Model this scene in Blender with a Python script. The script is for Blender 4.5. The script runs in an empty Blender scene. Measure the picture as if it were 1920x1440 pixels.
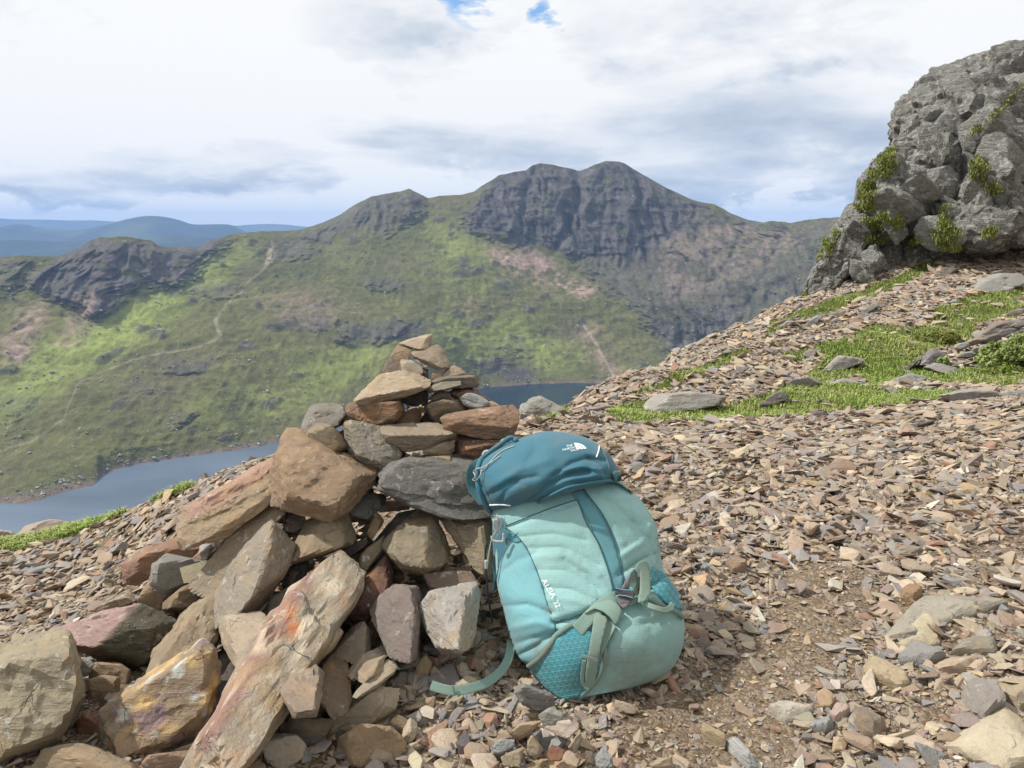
import bpy, bmesh, math, random
import numpy as np
from mathutils import Vector, Matrix
from mathutils.bvhtree import BVHTree
from mathutils.geometry import delaunay_2d_cdt

# ------------------------------------------------------------------ camera, sky, sun, exposure
SC = bpy.context.scene
COL = SC.collection
R = math.radians
FPX, CU, CV = 1387.0, 960.0, 720.0          # focal length and centre in photograph pixels
PITCH = math.atan(290.0 / FPX)              # horizon at row 430
CAMZ = 1.0
cam_d = bpy.data.cameras.new('camera'); cam = bpy.data.objects.new('camera', cam_d); COL.objects.link(cam)
cam_d.sensor_width = 36.0; cam_d.lens = 36.0 * FPX / 1920.0
cam_d.clip_start = 0.05; cam_d.clip_end = 60000
cam.location = (0, 0, CAMZ); cam.rotation_euler = (math.pi / 2 - PITCH, 0, 0)
SC.camera = cam

SUN_AZ, SUN_EL = R(-84), R(50)              # azimuth from +Y towards +X: sun high on the left
sun_dir = Vector((math.sin(SUN_AZ) * math.cos(SUN_EL), math.cos(SUN_AZ) * math.cos(SUN_EL), math.sin(SUN_EL)))
sun_d = bpy.data.lights.new('sun', 'SUN'); sun = bpy.data.objects.new('sun', sun_d); COL.objects.link(sun)
sun_d.energy = 4.3; sun_d.angle = R(1.5); sun_d.color = (1.0, 0.965, 0.92)
sun.rotation_euler = (-sun_dir).to_track_quat('-Z', 'Y').to_euler()
sun.location = (0, 0, 60)

SC.view_settings.view_transform = 'Standard'; SC.view_settings.look = 'None'
SC.view_settings.exposure = 0.16; SC.view_settings.gamma = 1.0; SC.view_settings.use_curve_mapping = False
SC.cycles.use_denoising = True; SC.cycles.use_adaptive_sampling = True; SC.cycles.adaptive_threshold = 0.02
SC.cycles.max_bounces = 6; SC.cycles.diffuse_bounces = 3; SC.cycles.glossy_bounces = 2
SC.cycles.transmission_bounces = 2; SC.cycles.volume_bounces = 1; SC.cycles.transparent_max_bounces = 8


class NT:
    """small helper round a node tree"""
    def __init__(s, tree):
        s.t = tree; s.t.nodes.clear()
    def n(s, typ, ins=None, **props):
        nd = s.t.nodes.new(typ)
        for k, v in props.items(): setattr(nd, k, v)
        if ins:
            for k, v in ins.items():
                sock = nd.inputs[k]
                if isinstance(v, bpy.types.NodeSocket): s.t.links.new(v, sock)
                else: sock.default_value = v
        return nd
    def math(s, op, a, b=0.0, c=0.0, clamp=False):
        nd = s.n('ShaderNodeMath', operation=op, use_clamp=clamp)
        for i, v in enumerate((a, b, c)):
            if isinstance(v, bpy.types.NodeSocket): s.t.links.new(v, nd.inputs[i])
            else: nd.inputs[i].default_value = v
        return nd.outputs[0]
    def vmath(s, op, a, b=(0, 0, 0)):
        nd = s.n('ShaderNodeVectorMath', operation=op)
        for i, v in enumerate((a, b)):
            if isinstance(v, bpy.types.NodeSocket): s.t.links.new(v, nd.inputs[i])
            else: nd.inputs[i].default_value = v
        return nd
    def ramp(s, fac, stops, interp='LINEAR'):
        nd = s.n('ShaderNodeValToRGB'); cr = nd.color_ramp; cr.interpolation = interp
        while len(cr.elements) > 1: cr.elements.remove(cr.elements[-1])
        cr.elements[0].position = stops[0][0]; cr.elements[0].color = c4(stops[0][1])
        for p, c in stops[1:]:
            e = cr.elements.new(p); e.color = c4(c)
        s.t.links.new(fac, nd.inputs[0]); return nd.outputs[0]
    def mix(s, fac, a, b, blend='MIX'):
        nd = s.n('ShaderNodeMix', data_type='RGBA', blend_type=blend)
        for i, v in ((0, fac), (6, a), (7, b)):
            if isinstance(v, bpy.types.NodeSocket): s.t.links.new(v, nd.inputs[i])
            elif i == 0: nd.inputs[i].default_value = v
            else: nd.inputs[i].default_value = c4(v)
        return nd.outputs[2]
    def noise(s, vec, scale, detail=4.0, rough=0.55, dist=0.0):
        nd = s.n('ShaderNodeTexNoise', {'Scale': scale, 'Detail': detail, 'Roughness': rough, 'Distortion': dist})
        if vec is not None: s.t.links.new(vec, nd.inputs['Vector'])
        return nd.outputs['Fac']
    def link(s, a, b): s.t.links.new(a, b)


def c4(c):
    if isinstance(c, (int, float)): return (c, c, c, 1)
    return (c[0], c[1], c[2], 1)

def srgb(r, g, b):
    f = lambda x: (x / 255.0 / 12.92) if x / 255.0 <= 0.04045 else ((x / 255.0 + 0.055) / 1.055) ** 2.4
    return (f(r), f(g), f(b))


def pdir(u, v):
    """unit world direction that photograph pixel (u, v) looks along"""
    f = Vector((0, math.cos(PITCH), -math.sin(PITCH))); up = Vector((0, math.sin(PITCH), math.cos(PITCH)))
    return (f + Vector(((u - CU) / FPX, 0, 0)) + up * ((CV - v) / FPX)).normalized()

# world: clear blue Nishita sky behind a broken sheet of cloud
W = bpy.data.worlds.new('World'); SC.world = W; W.use_nodes = True; W.cycles.sampling_method = 'MANUAL'; W.cycles.sample_map_resolution = 512
w = NT(W.node_tree)
tc = w.n('ShaderNodeTexCoord').outputs['Generated']
sky = w.n('ShaderNodeTexSky', sky_type='NISHITA', sun_disc=False, sun_elevation=SUN_EL, sun_rotation=SUN_AZ, altitude=700.0, air_density=1.0, dust_density=1.0)
blue = w.mix(1.0, sky.outputs[0], (0.115, 0.115, 0.115), 'MULTIPLY')
sep = w.n('ShaderNodeSeparateXYZ', {0: tc})
zz = w.math('MAXIMUM', sep.outputs[2], 0.0)
den = w.math('ADD', zz, 0.13)
cmb = w.n('ShaderNodeCombineXYZ', {0: w.math('DIVIDE', sep.outputs[0], den), 1: w.math('DIVIDE', sep.outputs[1], den), 2: 3.1})
pl = cmb.outputs[0]
warp = w.n('ShaderNodeTexNoise', {'Vector': pl, 'Scale': 0.8, 'Detail': 2.0}).outputs['Color']
plw = w.vmath('ADD', pl, w.vmath('SCALE', warp).outputs[0])
plw.inputs[1].links[0].from_node.inputs['Scale'].default_value = 0.9
n1 = w.noise(plw.outputs[0], 0.85, 7, 0.58, 0.0)
den2 = w.n('ShaderNodeCombineXYZ', {0: sep.outputs[0], 1: sep.outputs[1], 2: w.math('MULTIPLY', sep.outputs[2], 2.4)}).outputs[0]
n3 = w.noise(den2, 6.5, 7, 0.60, 0.25)
n2 = w.noise(den2, 2.1, 3, 0.5, 0.3)
# sky position seen as (across, up) on a plane ahead of the viewer, broken up by noise so every lobe frays like cloud
yy = w.math('MAXIMUM', sep.outputs[1], 0.06)
wob = w.math('MULTIPLY', w.math('SUBTRACT', n3, 0.5), 0.26)
wob2 = w.math('MULTIPLY', w.math('SUBTRACT', n2, 0.5), 0.30)
ae = w.n('ShaderNodeCombineXYZ', {0: w.math('ADD', w.math('DIVIDE', sep.outputs[0], yy), w.math('ADD', wob2, wob)), 1: w.math('MULTIPLY_ADD', wob, -0.6, w.math('DIVIDE', sep.outputs[2], yy)), 2: 0.0}).outputs[0]
def lobe(u, v, ru, rv):
    d = pdir(u, v)
    nd = w.n('ShaderNodeVectorMath', operation='MULTIPLY_ADD'); w.link(ae, nd.inputs[0])
    nd.inputs[1].default_value = (1 / ru, 1 / rv, 0); nd.inputs[2].default_value = (-d.x / d.y / ru, -d.z / d.y / rv, 0)
    r2 = w.vmath('DOT_PRODUCT', nd.outputs[0], nd.outputs[0]).outputs['Value']
    return w.math('MULTIPLY_ADD', r2, -0.5, 1.0, clamp=True)
# light: 1 = thin bright cloud, 0 = grey underside
lightness = w.math('MULTIPLY_ADD', n1, 1.3, w.math('MULTIPLY_ADD', n3, 1.25, 0.77 - 0.65 - 0.625))
for (u, v, ru, rv, amt) in [(330, 130, .42, .20, .34), (1050, 200, .40, .06, .26), (770, 110, .14, .08, -.34), (1430, 70, .22, .12, -.26),
                            (1450, 300, .36, .075, -.42), (640, 270, .13, .05, -.40), (870, 285, .12, .04, -.36),
                            (330, 305, .15, .026, -.34), (120, 345, .16, .020, -.28), (450, 350, .13, .018, -.36), (610, 380, .05, .022, -.36), (60, 372, .10, .010, -.4),
                            (1780, 60, .16, .09, .2), (250, 395, .3, .010, .2), (1500, 395, .3, .014, .45)]:
    lightness = w.math('MULTIPLY_ADD', lobe(u, v, ru, rv), amt, lightness)
cl = w.ramp(lightness, [(0.05, (0.44, 0.52, 0.65)), (0.28, (0.55, 0.62, 0.73)), (0.46, (0.72, 0.78, 0.86)), (0.62, (0.93, 0.95, 0.98)), (0.84, (1.08, 1.08, 1.07))])
hole = w.math('MAXIMUM', lobe(918, -22, .024, .044), w.math('MULTIPLY', lobe(1057, 42, .016, .014), 0.8))
hole = w.math('MULTIPLY', w.math('MULTIPLY', hole, 1.5), w.math('MULTIPLY_ADD', n3, 2.2, -0.35, clamp=True), clamp=True)
gaps = w.math('MULTIPLY', w.math('SUBTRACT', n2, 0.68), 5.0, clamp=True)
hole = w.math('MAXIMUM', hole, w.math('MULTIPLY', gaps, 0.5))
skyc = w.mix(hole, cl, w.mix(1.0, blue, (1.25, 1.55, 1.7), 'MULTIPLY'))
low = w.math('MULTIPLY', w.math('SUBTRACT', 0.0, sep.outputs[2]), 30.0, clamp=True)
skyc = w.mix(low, skyc, (0.25, 0.30, 0.34))
bg = w.n('ShaderNodeBackground', {'Color': skyc, 'Strength': 0.84})
out = w.n('ShaderNodeOutputWorld', {'Surface': bg.outputs[0]})

# ------------------------------------------------------------------ numpy helpers
rng = np.random.default_rng(7)

def _hash(ix, iy, iz):
    h = (ix.astype(np.int64) * 374761393 + iy.astype(np.int64) * 668265263 + iz.astype(np.int64) * 2147483647) & 0xffffffff
    h = ((h ^ (h >> 13)) * 1274126177) & 0xffffffff
    h = h ^ (h >> 16)
    return (h & 0xffffff).astype(np.float64) / float(0xffffff) * 2 - 1

def vnoise(p):
    p = np.asarray(p, float); i = np.floor(p); f = p - i; i = i.astype(np.int64)
    f = f * f * f * (f * (f * 6 - 15) + 10)
    x, y, z = i[:, 0], i[:, 1], i[:, 2]; fx, fy, fz = f[:, 0], f[:, 1], f[:, 2]
    def L(a, b, t): return a + (b - a) * t
    c = [[[_hash(x + a, y + b, z + d) for d in (0, 1)] for b in (0, 1)] for a in (0, 1)]
    return L(L(L(c[0][0][0], c[1][0][0], fx), L(c[0][1][0], c[1][1][0], fx), fy),
             L(L(c[0][0][1], c[1][0][1], fx), L(c[0][1][1], c[1][1][1], fx), fy), fz)

def fbm(p, octs=4, lac=2.03, gain=0.5, ridged=False):
    p = np.asarray(p, float); s = np.zeros(len(p)); a = 1.0; t = 0.0
    for o in range(octs):
        n = vnoise(p + 13.7 * o)
        if ridged: n = 1 - 2 * np.abs(n)
        s += a * n; t += a; a *= gain; p = p * lac
    return s / t

def smooth(a, b, x):
    t = np.clip((x - a) / (b - a), 0, 1); return t * t * (3 - 2 * t)

def in_poly(u, v, poly):
    r = np.zeros(len(u), bool); n = len(poly)
    for i in range(n):
        x1, y1 = poly[i]; x2, y2 = poly[(i + 1) % n]
        if y1 == y2: continue
        c = ((y1 > v) != (y2 > v)) & (u < (x2 - x1) * (v - y1) / (y2 - y1) + x1)
        r ^= c
    return r

def seg_dist(u, v, pts):
    d = np.full(len(u), 1e9)
    for (x1, y1), (x2, y2) in zip(pts[:-1], pts[1:]):
        dx, dy = x2 - x1, y2 - y1; L2 = dx * dx + dy * dy + 1e-9
        t = np.clip(((u - x1) * dx + (v - y1) * dy) / L2, 0, 1)
        d = np.minimum(d, np.hypot(u - x1 - t * dx, v - y1 - t * dy))
    return d

SP, CP = math.sin(PITCH), math.cos(PITCH)
def tan_below(v):
    """fall per metre of ground distance (Y) along the sight line of row v"""
    k = (CV - np.asarray(v, float)) / FPX
    return -(-SP + k * CP) / (CP + k * SP)
def P(u, v, Y):
    """world point on the sight line of pixel (u, v) at forward distance Y"""
    k = (CV - np.asarray(v, float)) / FPX
    t = np.asarray(Y, float) / (CP + k * SP)
    return np.stack(np.broadcast_arrays((np.asarray(u, float) - CU) / FPX * t, np.asarray(Y, float), CAMZ + t * (-SP + k * CP)), -1)
def PIX(p):
    """pixel of world points (N,3)"""
    p = np.asarray(p, float); d = p[:, 1] * CP - (p[:, 2] - CAMZ) * SP; h = p[:, 1] * SP + (p[:, 2] - CAMZ) * CP
    d = np.where(d < 1e-3, 1e-3, d)
    return CU + FPX * p[:, 0] / d, CV - FPX * h / d

def mesh_np(name, verts, faces, mats=(), attrs=None, smooth_shade=True, mat_idx=None):
    """mesh from numpy arrays; faces (M,3) or (M,4); attrs {name: (N,3) colours or (N,) floats}"""
    verts = np.asarray(verts, np.float32); faces = np.asarray(faces, np.int32)
    me = bpy.data.meshes.new(name); k = faces.shape[1]
    me.vertices.add(len(verts)); me.vertices.foreach_set('co', verts.ravel())
    me.loops.add(faces.size); me.loops.foreach_set('vertex_index', faces.ravel())
    me.polygons.add(len(faces)); me.polygons.foreach_set('loop_start', np.arange(0, faces.size, k, dtype=np.int32))
    me.polygons.foreach_set('loop_total', np.full(len(faces), k, np.int32))
    me.polygons.foreach_set('use_smooth', np.full(len(faces), smooth_shade, bool))
    if mat_idx is not None: me.polygons.foreach_set('material_index', np.asarray(mat_idx, np.int32))
    me.update(calc_edges=True)
    for an, av in (attrs or {}).items():
        av = np.asarray(av, np.float32)
        if av.ndim == 1:
            a = me.attributes.new(an, 'FLOAT', 'POINT'); a.data.foreach_set('value', av)
        else:
            a = me.attributes.new(an, 'FLOAT_COLOR', 'POINT')
            a.data.foreach_set('color', np.concatenate([av, np.ones((len(av), 1), np.float32)], 1).ravel())
    for m in mats: me.materials.append(m)
    return me

def link(name, me, parent=None, **props):
    o = bpy.data.objects.new(name, me); COL.objects.link(o)
    if parent is not None: o.parent = parent
    for k, v in props.items(): o[k] = v
    return o

def grid_faces(nr, nc):
    i = np.arange(nr - 1)[:, None] * nc + np.arange(nc - 1)[None, :]; i = i.ravel()
    return np.stack([i, i + 1, i + nc + 1, i + nc], 1)

def material(name):
    m = bpy.data.materials.new(name); m.use_nodes = True
    return m, NT(m.node_tree)

def finish(nt, color, rough=0.9, bump=None, bump_d=0.01, bump_s=1.0, spec=0.3, extra=None):
    ins = {'Roughness': rough, 'Specular IOR Level': spec}
    b = nt.n('ShaderNodeBsdfPrincipled', ins)
    if isinstance(color, bpy.types.NodeSocket): nt.link(color, b.inputs['Base Color'])
    else: b.inputs['Base Color'].default_value = c4(color)
    if bump is not None:
        bn = nt.n('ShaderNodeBump', {'Height': bump, 'Distance': bump_d, 'Strength': bump_s}); nt.link(bn.outputs[0], b.inputs['Normal'])
    if extra:
        for k, v in extra.items():
            if isinstance(v, bpy.types.NodeSocket): nt.link(v, b.inputs[k])
            else: b.inputs[k].default_value = v
    nt.n('ShaderNodeOutputMaterial', {'Surface': b.outputs[0]})
    return b

def attr(nt, name, col=True):
    return nt.n('ShaderNodeAttribute', attribute_name=name).outputs['Color' if col else 'Fac']
def objco(nt): return nt.n('ShaderNodeTexCoord').outputs['Object']
# ------------------------------------------------------------------ the far setting: mountain, lake, far hills
LAKE_Z = -270.0
CREST = [(-1500, 520), (-1200, 505), (-900, 515), (-600, 490), (-420, 500), (-300, 478), (-100, 490), (0, 483), (40, 479), (75, 480), (108, 481), (128, 474), (150, 464), (172, 450), (185, 446), (235, 444), (262, 448), (285, 452), (296, 460), (322, 465), (345, 462), (372, 462),
         (400, 449), (430, 441), (450, 437), (490, 433), (520, 434), (560, 431), (585, 424), (612, 414), (640, 401), (668, 382), (695, 369), (722, 363), (748, 359), (766, 354), (784, 362), (802, 371), (830, 367), (862, 366),
         (888, 360), (905, 347), (935, 329), (962, 323), (986, 320), (998, 310), (1012, 306), (1036, 309), (1062, 314), (1085, 321), (1100, 316), (1116, 308), (1135, 302), (1152, 302), (1170, 306), (1190, 318), (1205, 327), (1232, 343),
         (1262, 358), (1292, 372), (1312, 379), (1340, 384), (1370, 400), (1400, 412), (1432, 417), (1450, 414), (1480, 418), (1510, 413), (1545, 409), (1575, 408), (1620, 412), (1720, 400), (1850, 405), (2100, 390), (2400, 380)]
SHORE = [(-1500, 1150), (-900, 1080), (-600, 1040), (-300, 992), (0, 943), (40, 945), (75, 938), (110, 925), (150, 917), (172, 911), (182, 905), (190, 890), (225, 878), (262, 870), (320, 861), (360, 855), (430, 846), (480, 838), (535, 827), (600, 812), (700, 784), (800, 752), (880, 731),
         (920, 726), (960, 723), (1000, 720), (1060, 718), (1140, 719), (1250, 722), (1400, 724), (2400, 760)]
# u: (v2,Y2),(v3,Y3),(v4,Y4),Ycrest
PROF = [(-300, 850, 780, 700, 930, 560, 1090, 1190), (0, 830, 830, 690, 980, 560, 1130, 1230), (110, 825, 840, 695, 990, 568, 1140, 1240), (180, 820, 850, 700, 1000, 585, 1150, 1290), (260, 810, 875, 690, 1030, 565, 1200, 1320),
        (370, 795, 920, 670, 1080, 535, 1300, 1450), (450, 780, 960, 650, 1120, 530, 1350, 1600), (600, 740, 1060, 600, 1250, 500, 1500, 1750), (765, 700, 1150, 580, 1350, 450, 1640, 1790), (890, 650, 1340, 560, 1450, 442, 1640, 1790),
        (1000, 650, 1390, 560, 1490, 468, 1645, 1780), (1140, 650, 1390, 570, 1480, 485, 1610, 1770), (1290, 660, 1370, 580, 1450, 480, 1570, 1710), (1400, 660, 1350, 570, 1430, 480, 1530, 1640), (1560, 660, 1300, 570, 1380, 480, 1470, 1570),
        (1800, 660, 1250, 560, 1330, 470, 1420, 1500), (2400, 660, 1200, 550, 1280, 450, 1360, 1430)]

def gsmooth(a, s):
    k = np.arange(-3 * s, 3 * s + 1); g = np.exp(-0.5 * (k / s) ** 2); g /= g.sum()
    return np.convolve(np.pad(a, 3 * s, mode='edge'), g, 'valid')

def build_mountain():
    U = np.concatenate([np.linspace(-1500, -270, 90), np.linspace(-260, 2200, 880), np.linspace(2220, 2700, 20)]); nu = len(U)
    pr = np.array(PROF, float)
    col = lambda j: gsmooth(np.interp(U, pr[:, 0], pr[:, j]), 12)
    crest = np.interp(U, *np.array(CREST, float).T) + 1.2 * fbm(np.stack([U / 14, U * 0, U * 0], 1), 4)
    shore = np.interp(U, *np.array(SHORE, float).T) + 0.8 * fbm(np.stack([U / 22, U * 0 + 5, U * 0], 1), 3)
    tb = tan_below
    Ysh = (CAMZ - LAKE_Z) / tb(shore)
    K = []
    K.append((Ysh - 60, np.full(nu, LAKE_Z - 14)))
    K.append((Ysh, np.full(nu, LAKE_Z)))
    for a in (1, 3, 5):
        Y = col(a + 1); K.append((Y, CAMZ - tb(col(a)) * Y))
    Yc = col(7); K.append((Yc, CAMZ - tb(crest) * Yc))
    K.append((Yc + 260, K[-1][1] - 130)); K.append((Yc + 700, K[-2][1] * 0 - 330))
    ky = np.array([k[0] for k in K]); kz = np.array([k[1] for k in K])
    rows = [6, 56, 66, 70, 96, 16, 8]
    T = np.concatenate([i + np.linspace(0, 1, n, endpoint=False) for i, n in enumerate(rows)] + [[len(rows)]])
    Yg = np.empty((len(T), nu)); Zg = np.empty((len(T), nu))
    for r, t in enumerate(T):
        i = min(int(t), len(K) - 2); f = t - i
        i0, i3 = max(i - 1, 0), min(i + 2, len(K) - 1)
        def cr(k):
            p0, p1, p2, p3 = k[i0], k[i], k[i + 1], k[i3]
            if i in (0, 5): return p1 + (p2 - p1) * f
            if i == 1: p0 = 2 * p1 - p2
            if i == 4: p3 = 2 * p2 - p1
            return 0.5 * (2 * p1 + (p2 - p0) * f + (2 * p0 - 5 * p1 + 4 * p2 - p3) * f * f + (3 * p1 - p0 - 3 * p2 + p3) * f ** 3)
        Yg[r] = cr(ky); Zg[r] = cr(kz)
    Tg = np.repeat(T[:, None], nu, 1)
    Y = Yg.ravel(); Z = Zg.ravel(); t = Tg.ravel(); u = np.tile(U, len(T))
    d = Y * CP - (Z - CAMZ) * SP; X = (u - CU) / FPX * d
    pts = np.stack([X, Y, Z], 1)
    # ---- land cover, fixed to the ground
    uu, vv = PIX(pts)
    wu = uu + 16 * fbm(pts / 70, 4); wv = vv + 14 * fbm(pts / 70 + 31, 4)
    jit = [(0, 0), (9, 4), (-8, 5), (3, -8), (-5, -6), (14, -3), (-14, 1), (4, 11)]
    wu2 = 10 * fbm(pts / 14 + 11, 3); wv2 = 9 * fbm(pts / 14 + 21, 3)
    def soft_poly(poly, k=1.0):
        return sum(in_poly(wu + wu2 + k * a, wv + wv2 + k * b, poly) for a, b in jit) / len(jit)
    rock = np.zeros(len(u)); crag = np.zeros(len(u)); scree = np.zeros(len(u))
    for poly, a in [([(872, 402), (895, 350), (935, 322), (1000, 295), (1140, 290), (1250, 340), (1310, 375), (1340, 395), (1280, 445), (1235, 478), (1150, 492), (1085, 478), (985, 462), (930, 442), (900, 432)], 1),
                    ([(1085, 478), (1240, 475), (1330, 400), (1450, 412), (1600, 400), (2200, 380), (2200, 800), (1300, 640), (1240, 622), (1180, 575), (1120, 540)], .68),
                    ([(50, 528), (110, 480), (165, 448), (260, 446), (330, 470), (400, 446), (455, 440), (395, 482), (330, 540), (245, 545), (205, 590), (170, 600), (120, 570), (80, 560)], 1),
                    ([(540, 446), (600, 418), (690, 366), (765, 352), (810, 372), (780, 412), (725, 442), (650, 436), (600, 460)], .7),
                    ([(490, 450), (560, 440), (600, 470), (560, 490), (505, 478)], .6),
                    ([(628, 612), (700, 606), (815, 603), (812, 624), (720, 634), (635, 634)], .9), ([(665, 515), (765, 522), (755, 542), (690, 537)], .8),
                    ([(885, 668), (945, 660), (965, 690), (915, 706)], 1), ([(925, 692), (1003, 690), (1003, 718), (950, 722)], 1), ([(880, 640), (960, 640), (1010, 660), (960, 672)], .4),
                    ([(300, 676), (405, 680), (400, 700), (320, 700)], .7), ([(575, 588), (625, 598), (610, 622), (580, 615)], .8), ([(330, 545), (420, 530), (470, 520), (450, 550), (380, 570)], .5),
                    ([(0, 490), (60, 485), (40, 540), (0, 560)], .7), ([(310, 790), (345, 772), (360, 780), (320, 800)], .7), ([(0, 740), (60, 740), (80, 770), (20, 790)], .4), ([(210, 720), (260, 715), (300, 740), (230, 745)], .4),
                    ([(1200, 600), (1400, 560), (1400, 700), (1280, 680)], .9)]:
        rock = np.maximum(rock, a * soft_poly(poly))
    crag = rock.copy()
    for poly, a in [([(915, 462), (985, 476), (1060, 510), (1115, 545), (1115, 568), (1040, 545), (985, 520), (935, 522)], 1), ([(60, 572), (92, 580), (75, 640), (35, 690), (0, 690), (0, 640)], .8),
                    ([(150, 552), (182, 548), (175, 600), (140, 650), (110, 650), (130, 600)], .8), ([(860, 560), (940, 560), (940, 600), (870, 600)], .25), ([(1080, 620), (1110, 600), (1135, 640), (1170, 715), (1140, 715)], .5),
                    ([(480, 560), (620, 540), (700, 580), (560, 620)], .3), ([(1230, 440), (1420, 420), (1560, 430), (1400, 520), (1250, 560)], .35)]:
        scree = np.maximum(scree, a * soft_poly(poly))
    path = np.zeros(len(u))
    for line, wd, a in [([(508, 452), (516, 478), (505, 500), (460, 535), (420, 580), (404, 602), (412, 634), (380, 650), (280, 665), (200, 690), (152, 718), (130, 760), (122, 788), (60, 825), (0, 846)], 2.2, 0.42),
                        ([(1095, 610), (1122, 652), (1155, 716)], 3.5, .7), ([(404, 602), (412, 630), (400, 640)], 5, .6), ([(500, 495), (508, 470)], 6, .8)]:
        dd = seg_dist(uu + 2.5 * fbm(pts / 25, 2), vv + 2 * fbm(pts / 25 + 9, 2), line)
        path = np.maximum(path, a * smooth(wd, wd * 0.4, dd))
    patch = fbm(pts * [1 / 55, 1 / 90, 1 / 40] + 3, 5)
    big = fbm(pts * [1 / 210, 1 / 300, 1 / 120] + 8, 3)
    fine = fbm(pts / 9, 4)
    spot = smooth(0.30, 0.55, fbm(pts * [1 / 34, 1 / 60, 1 / 22] + 77, 4) + 0.15 * big)       # scattered small outcrops on the grass
    rock = np.clip(np.maximum(rock * smooth(-0.55, 0.15, patch + 0.5 * rock + .25 * fine), 0.75 * spot * (t > 1.2)), 0, 1)
    # ---- displacement: gullies and ribs on the crags, hummocks on the grass
    band = smooth(1.0, 1.6, t) * (1 - 0.75 * np.exp(-((t - 5) / 0.10) ** 2)) * (t < 6.2)
    wrp = 30 * fbm(pts / 90 + 14, 3); rib = fbm(np.stack([(X + wrp) / 75, Y / 500, Z / 620], 1), 6, gain=0.58, ridged=True) - 0.2
    rib2 = fbm(np.stack([(X + wrp + 0.25 * Z) / 15, Y / 200, Z / 150], 1), 4, ridged=True)
    hum = fbm(pts / 60, 5); hum2 = fbm(pts / 22 + 40, 4, ridged=True)
    crs = crag * smooth(1.2, 2.0, t); fine0 = fbm(pts / 30 + 55, 3)
    dy = -(34 * rib + 13 * rib2 + 9 * fbm(np.stack([X / 24, Y / 60, Z / 26], 1) + 17, 4, ridged=True)) * crs - 3 * hum2 * (1 - crs)
    dz = (6.5 * hum + 2.6 * hum2 + 4.5 * spot) * band * (1 - 0.8 * crs)
    gul = np.zeros(len(u))
    for line, wd, dep in [([(1086, 318), (1082, 380), (1066, 430), (1040, 472)], 9, 34), ([(1188, 316), (1205, 380), (1235, 440), (1250, 476)], 8, 26), ([(1005, 312), (985, 370), (972, 440)], 7, 20), ([(1130, 306), (1135, 380), (1120, 470)], 6, 16),
                          ([(1262, 356), (1300, 410), (1310, 450)], 7, 18), ([(935, 330), (925, 380), (905, 425)], 7, 18), ([(1400, 412), (1380, 470), (1330, 540)], 8, 16), ([(1480, 418), (1440, 500), (1400, 580)], 8, 14), ([(250, 450), (225, 500), (200, 560)], 7, 14), ([(330, 468), (290, 520), (250, 560)], 7, 14), ([(700, 368), (690, 410), (660, 436)], 6, 12)]:
        gul += 0.6 * dep * np.exp(-(seg_dist(uu + 5 * fine0, vv, line) / wd) ** 2)
    dy = (dy + gul * np.maximum(crs, 0.3)) * band
    Y2 = Y + dy; Z2 = Z + dz
    X2 = X * (Y2 * CP - (Z2 - CAMZ) * SP) / d
    V = np.stack([X2, Y2, Z2], 1)
    # ---- colours
    def C(*a): return np.array(srgb(*a))[None, :]
    g = np.clip(0.5 + 0.6 * patch + 0.35 * big + 0.25 * fine, 0, 1)[:, None]
    bright = np.zeros(len(u))  # sunlit patches on the slopes, painted into the grass colour
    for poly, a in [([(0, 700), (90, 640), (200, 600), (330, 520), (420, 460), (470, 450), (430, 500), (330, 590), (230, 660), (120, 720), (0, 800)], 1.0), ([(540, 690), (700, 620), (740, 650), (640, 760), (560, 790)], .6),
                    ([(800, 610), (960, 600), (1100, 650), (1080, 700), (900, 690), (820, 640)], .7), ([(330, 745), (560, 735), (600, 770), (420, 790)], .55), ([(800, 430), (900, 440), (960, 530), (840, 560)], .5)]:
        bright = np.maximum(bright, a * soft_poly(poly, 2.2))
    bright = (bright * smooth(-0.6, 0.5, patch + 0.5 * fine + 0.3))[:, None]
    grass = C(104, 106, 64) * (1 - g) + C(142, 140, 86) * g
    brown = smooth(0.0, 0.5, fbm(pts * [1 / 120, 1 / 200, 1 / 70] + 50, 4))[:, None] * 0.55
    grass = grass * (1 - brown) + C(128, 118, 88) * brown
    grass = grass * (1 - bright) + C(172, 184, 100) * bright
    rk = C(112, 108, 106) * (1 - 0.5 * g) + C(150, 140, 134) * 0.5 * g
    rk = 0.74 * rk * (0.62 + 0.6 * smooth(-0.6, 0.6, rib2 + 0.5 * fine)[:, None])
    greenledge = (smooth(0.12, 0.4, fbm(np.stack([X / 20, Y / 20, Z / 14], 1) + 5, 4) + 0.15 * big) * 0.55)[:, None]
    rk = rk * (1 - greenledge) + C(104, 112, 62) * greenledge
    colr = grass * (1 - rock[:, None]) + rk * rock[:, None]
    sm = (scree * smooth(-0.5, 0.3, fine + patch))[:, None]
    colr = colr * (1 - sm) + C(196, 168, 154) * sm
    bch = (smooth(LAKE_Z + 5.5, LAKE_Z + 2.0, Z2 + 1.5 * fine) * (t < 2))[:, None]
    colr = colr * (1 - bch) + C(140, 126, 112) * bch
    path = path * smooth(-0.7, 0.2, fine + 0.4 * patch + 0.25)
    colr = colr * (1 - path[:, None]) + C(205, 190, 168) * path[:, None]
    pale = smooth(0.55, 0.72, fbm(pts / 6.0 + 90, 2))[:, None] * 0.45 * (0.4 + 0.6 * rock[:, None])
    colr = colr * (1 - pale) + C(200, 194, 184) * pale
    m, nt = material('mountain_cover')
    pos = objco(nt)
    f1 = nt.noise(nt.n('ShaderNodeMapping', {'Vector': pos, 'Scale': (1, 0.5, 0.45)}).outputs[0], 0.11, 6, 0.72); f2 = nt.noise(pos, 0.5, 3, 0.7)
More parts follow.
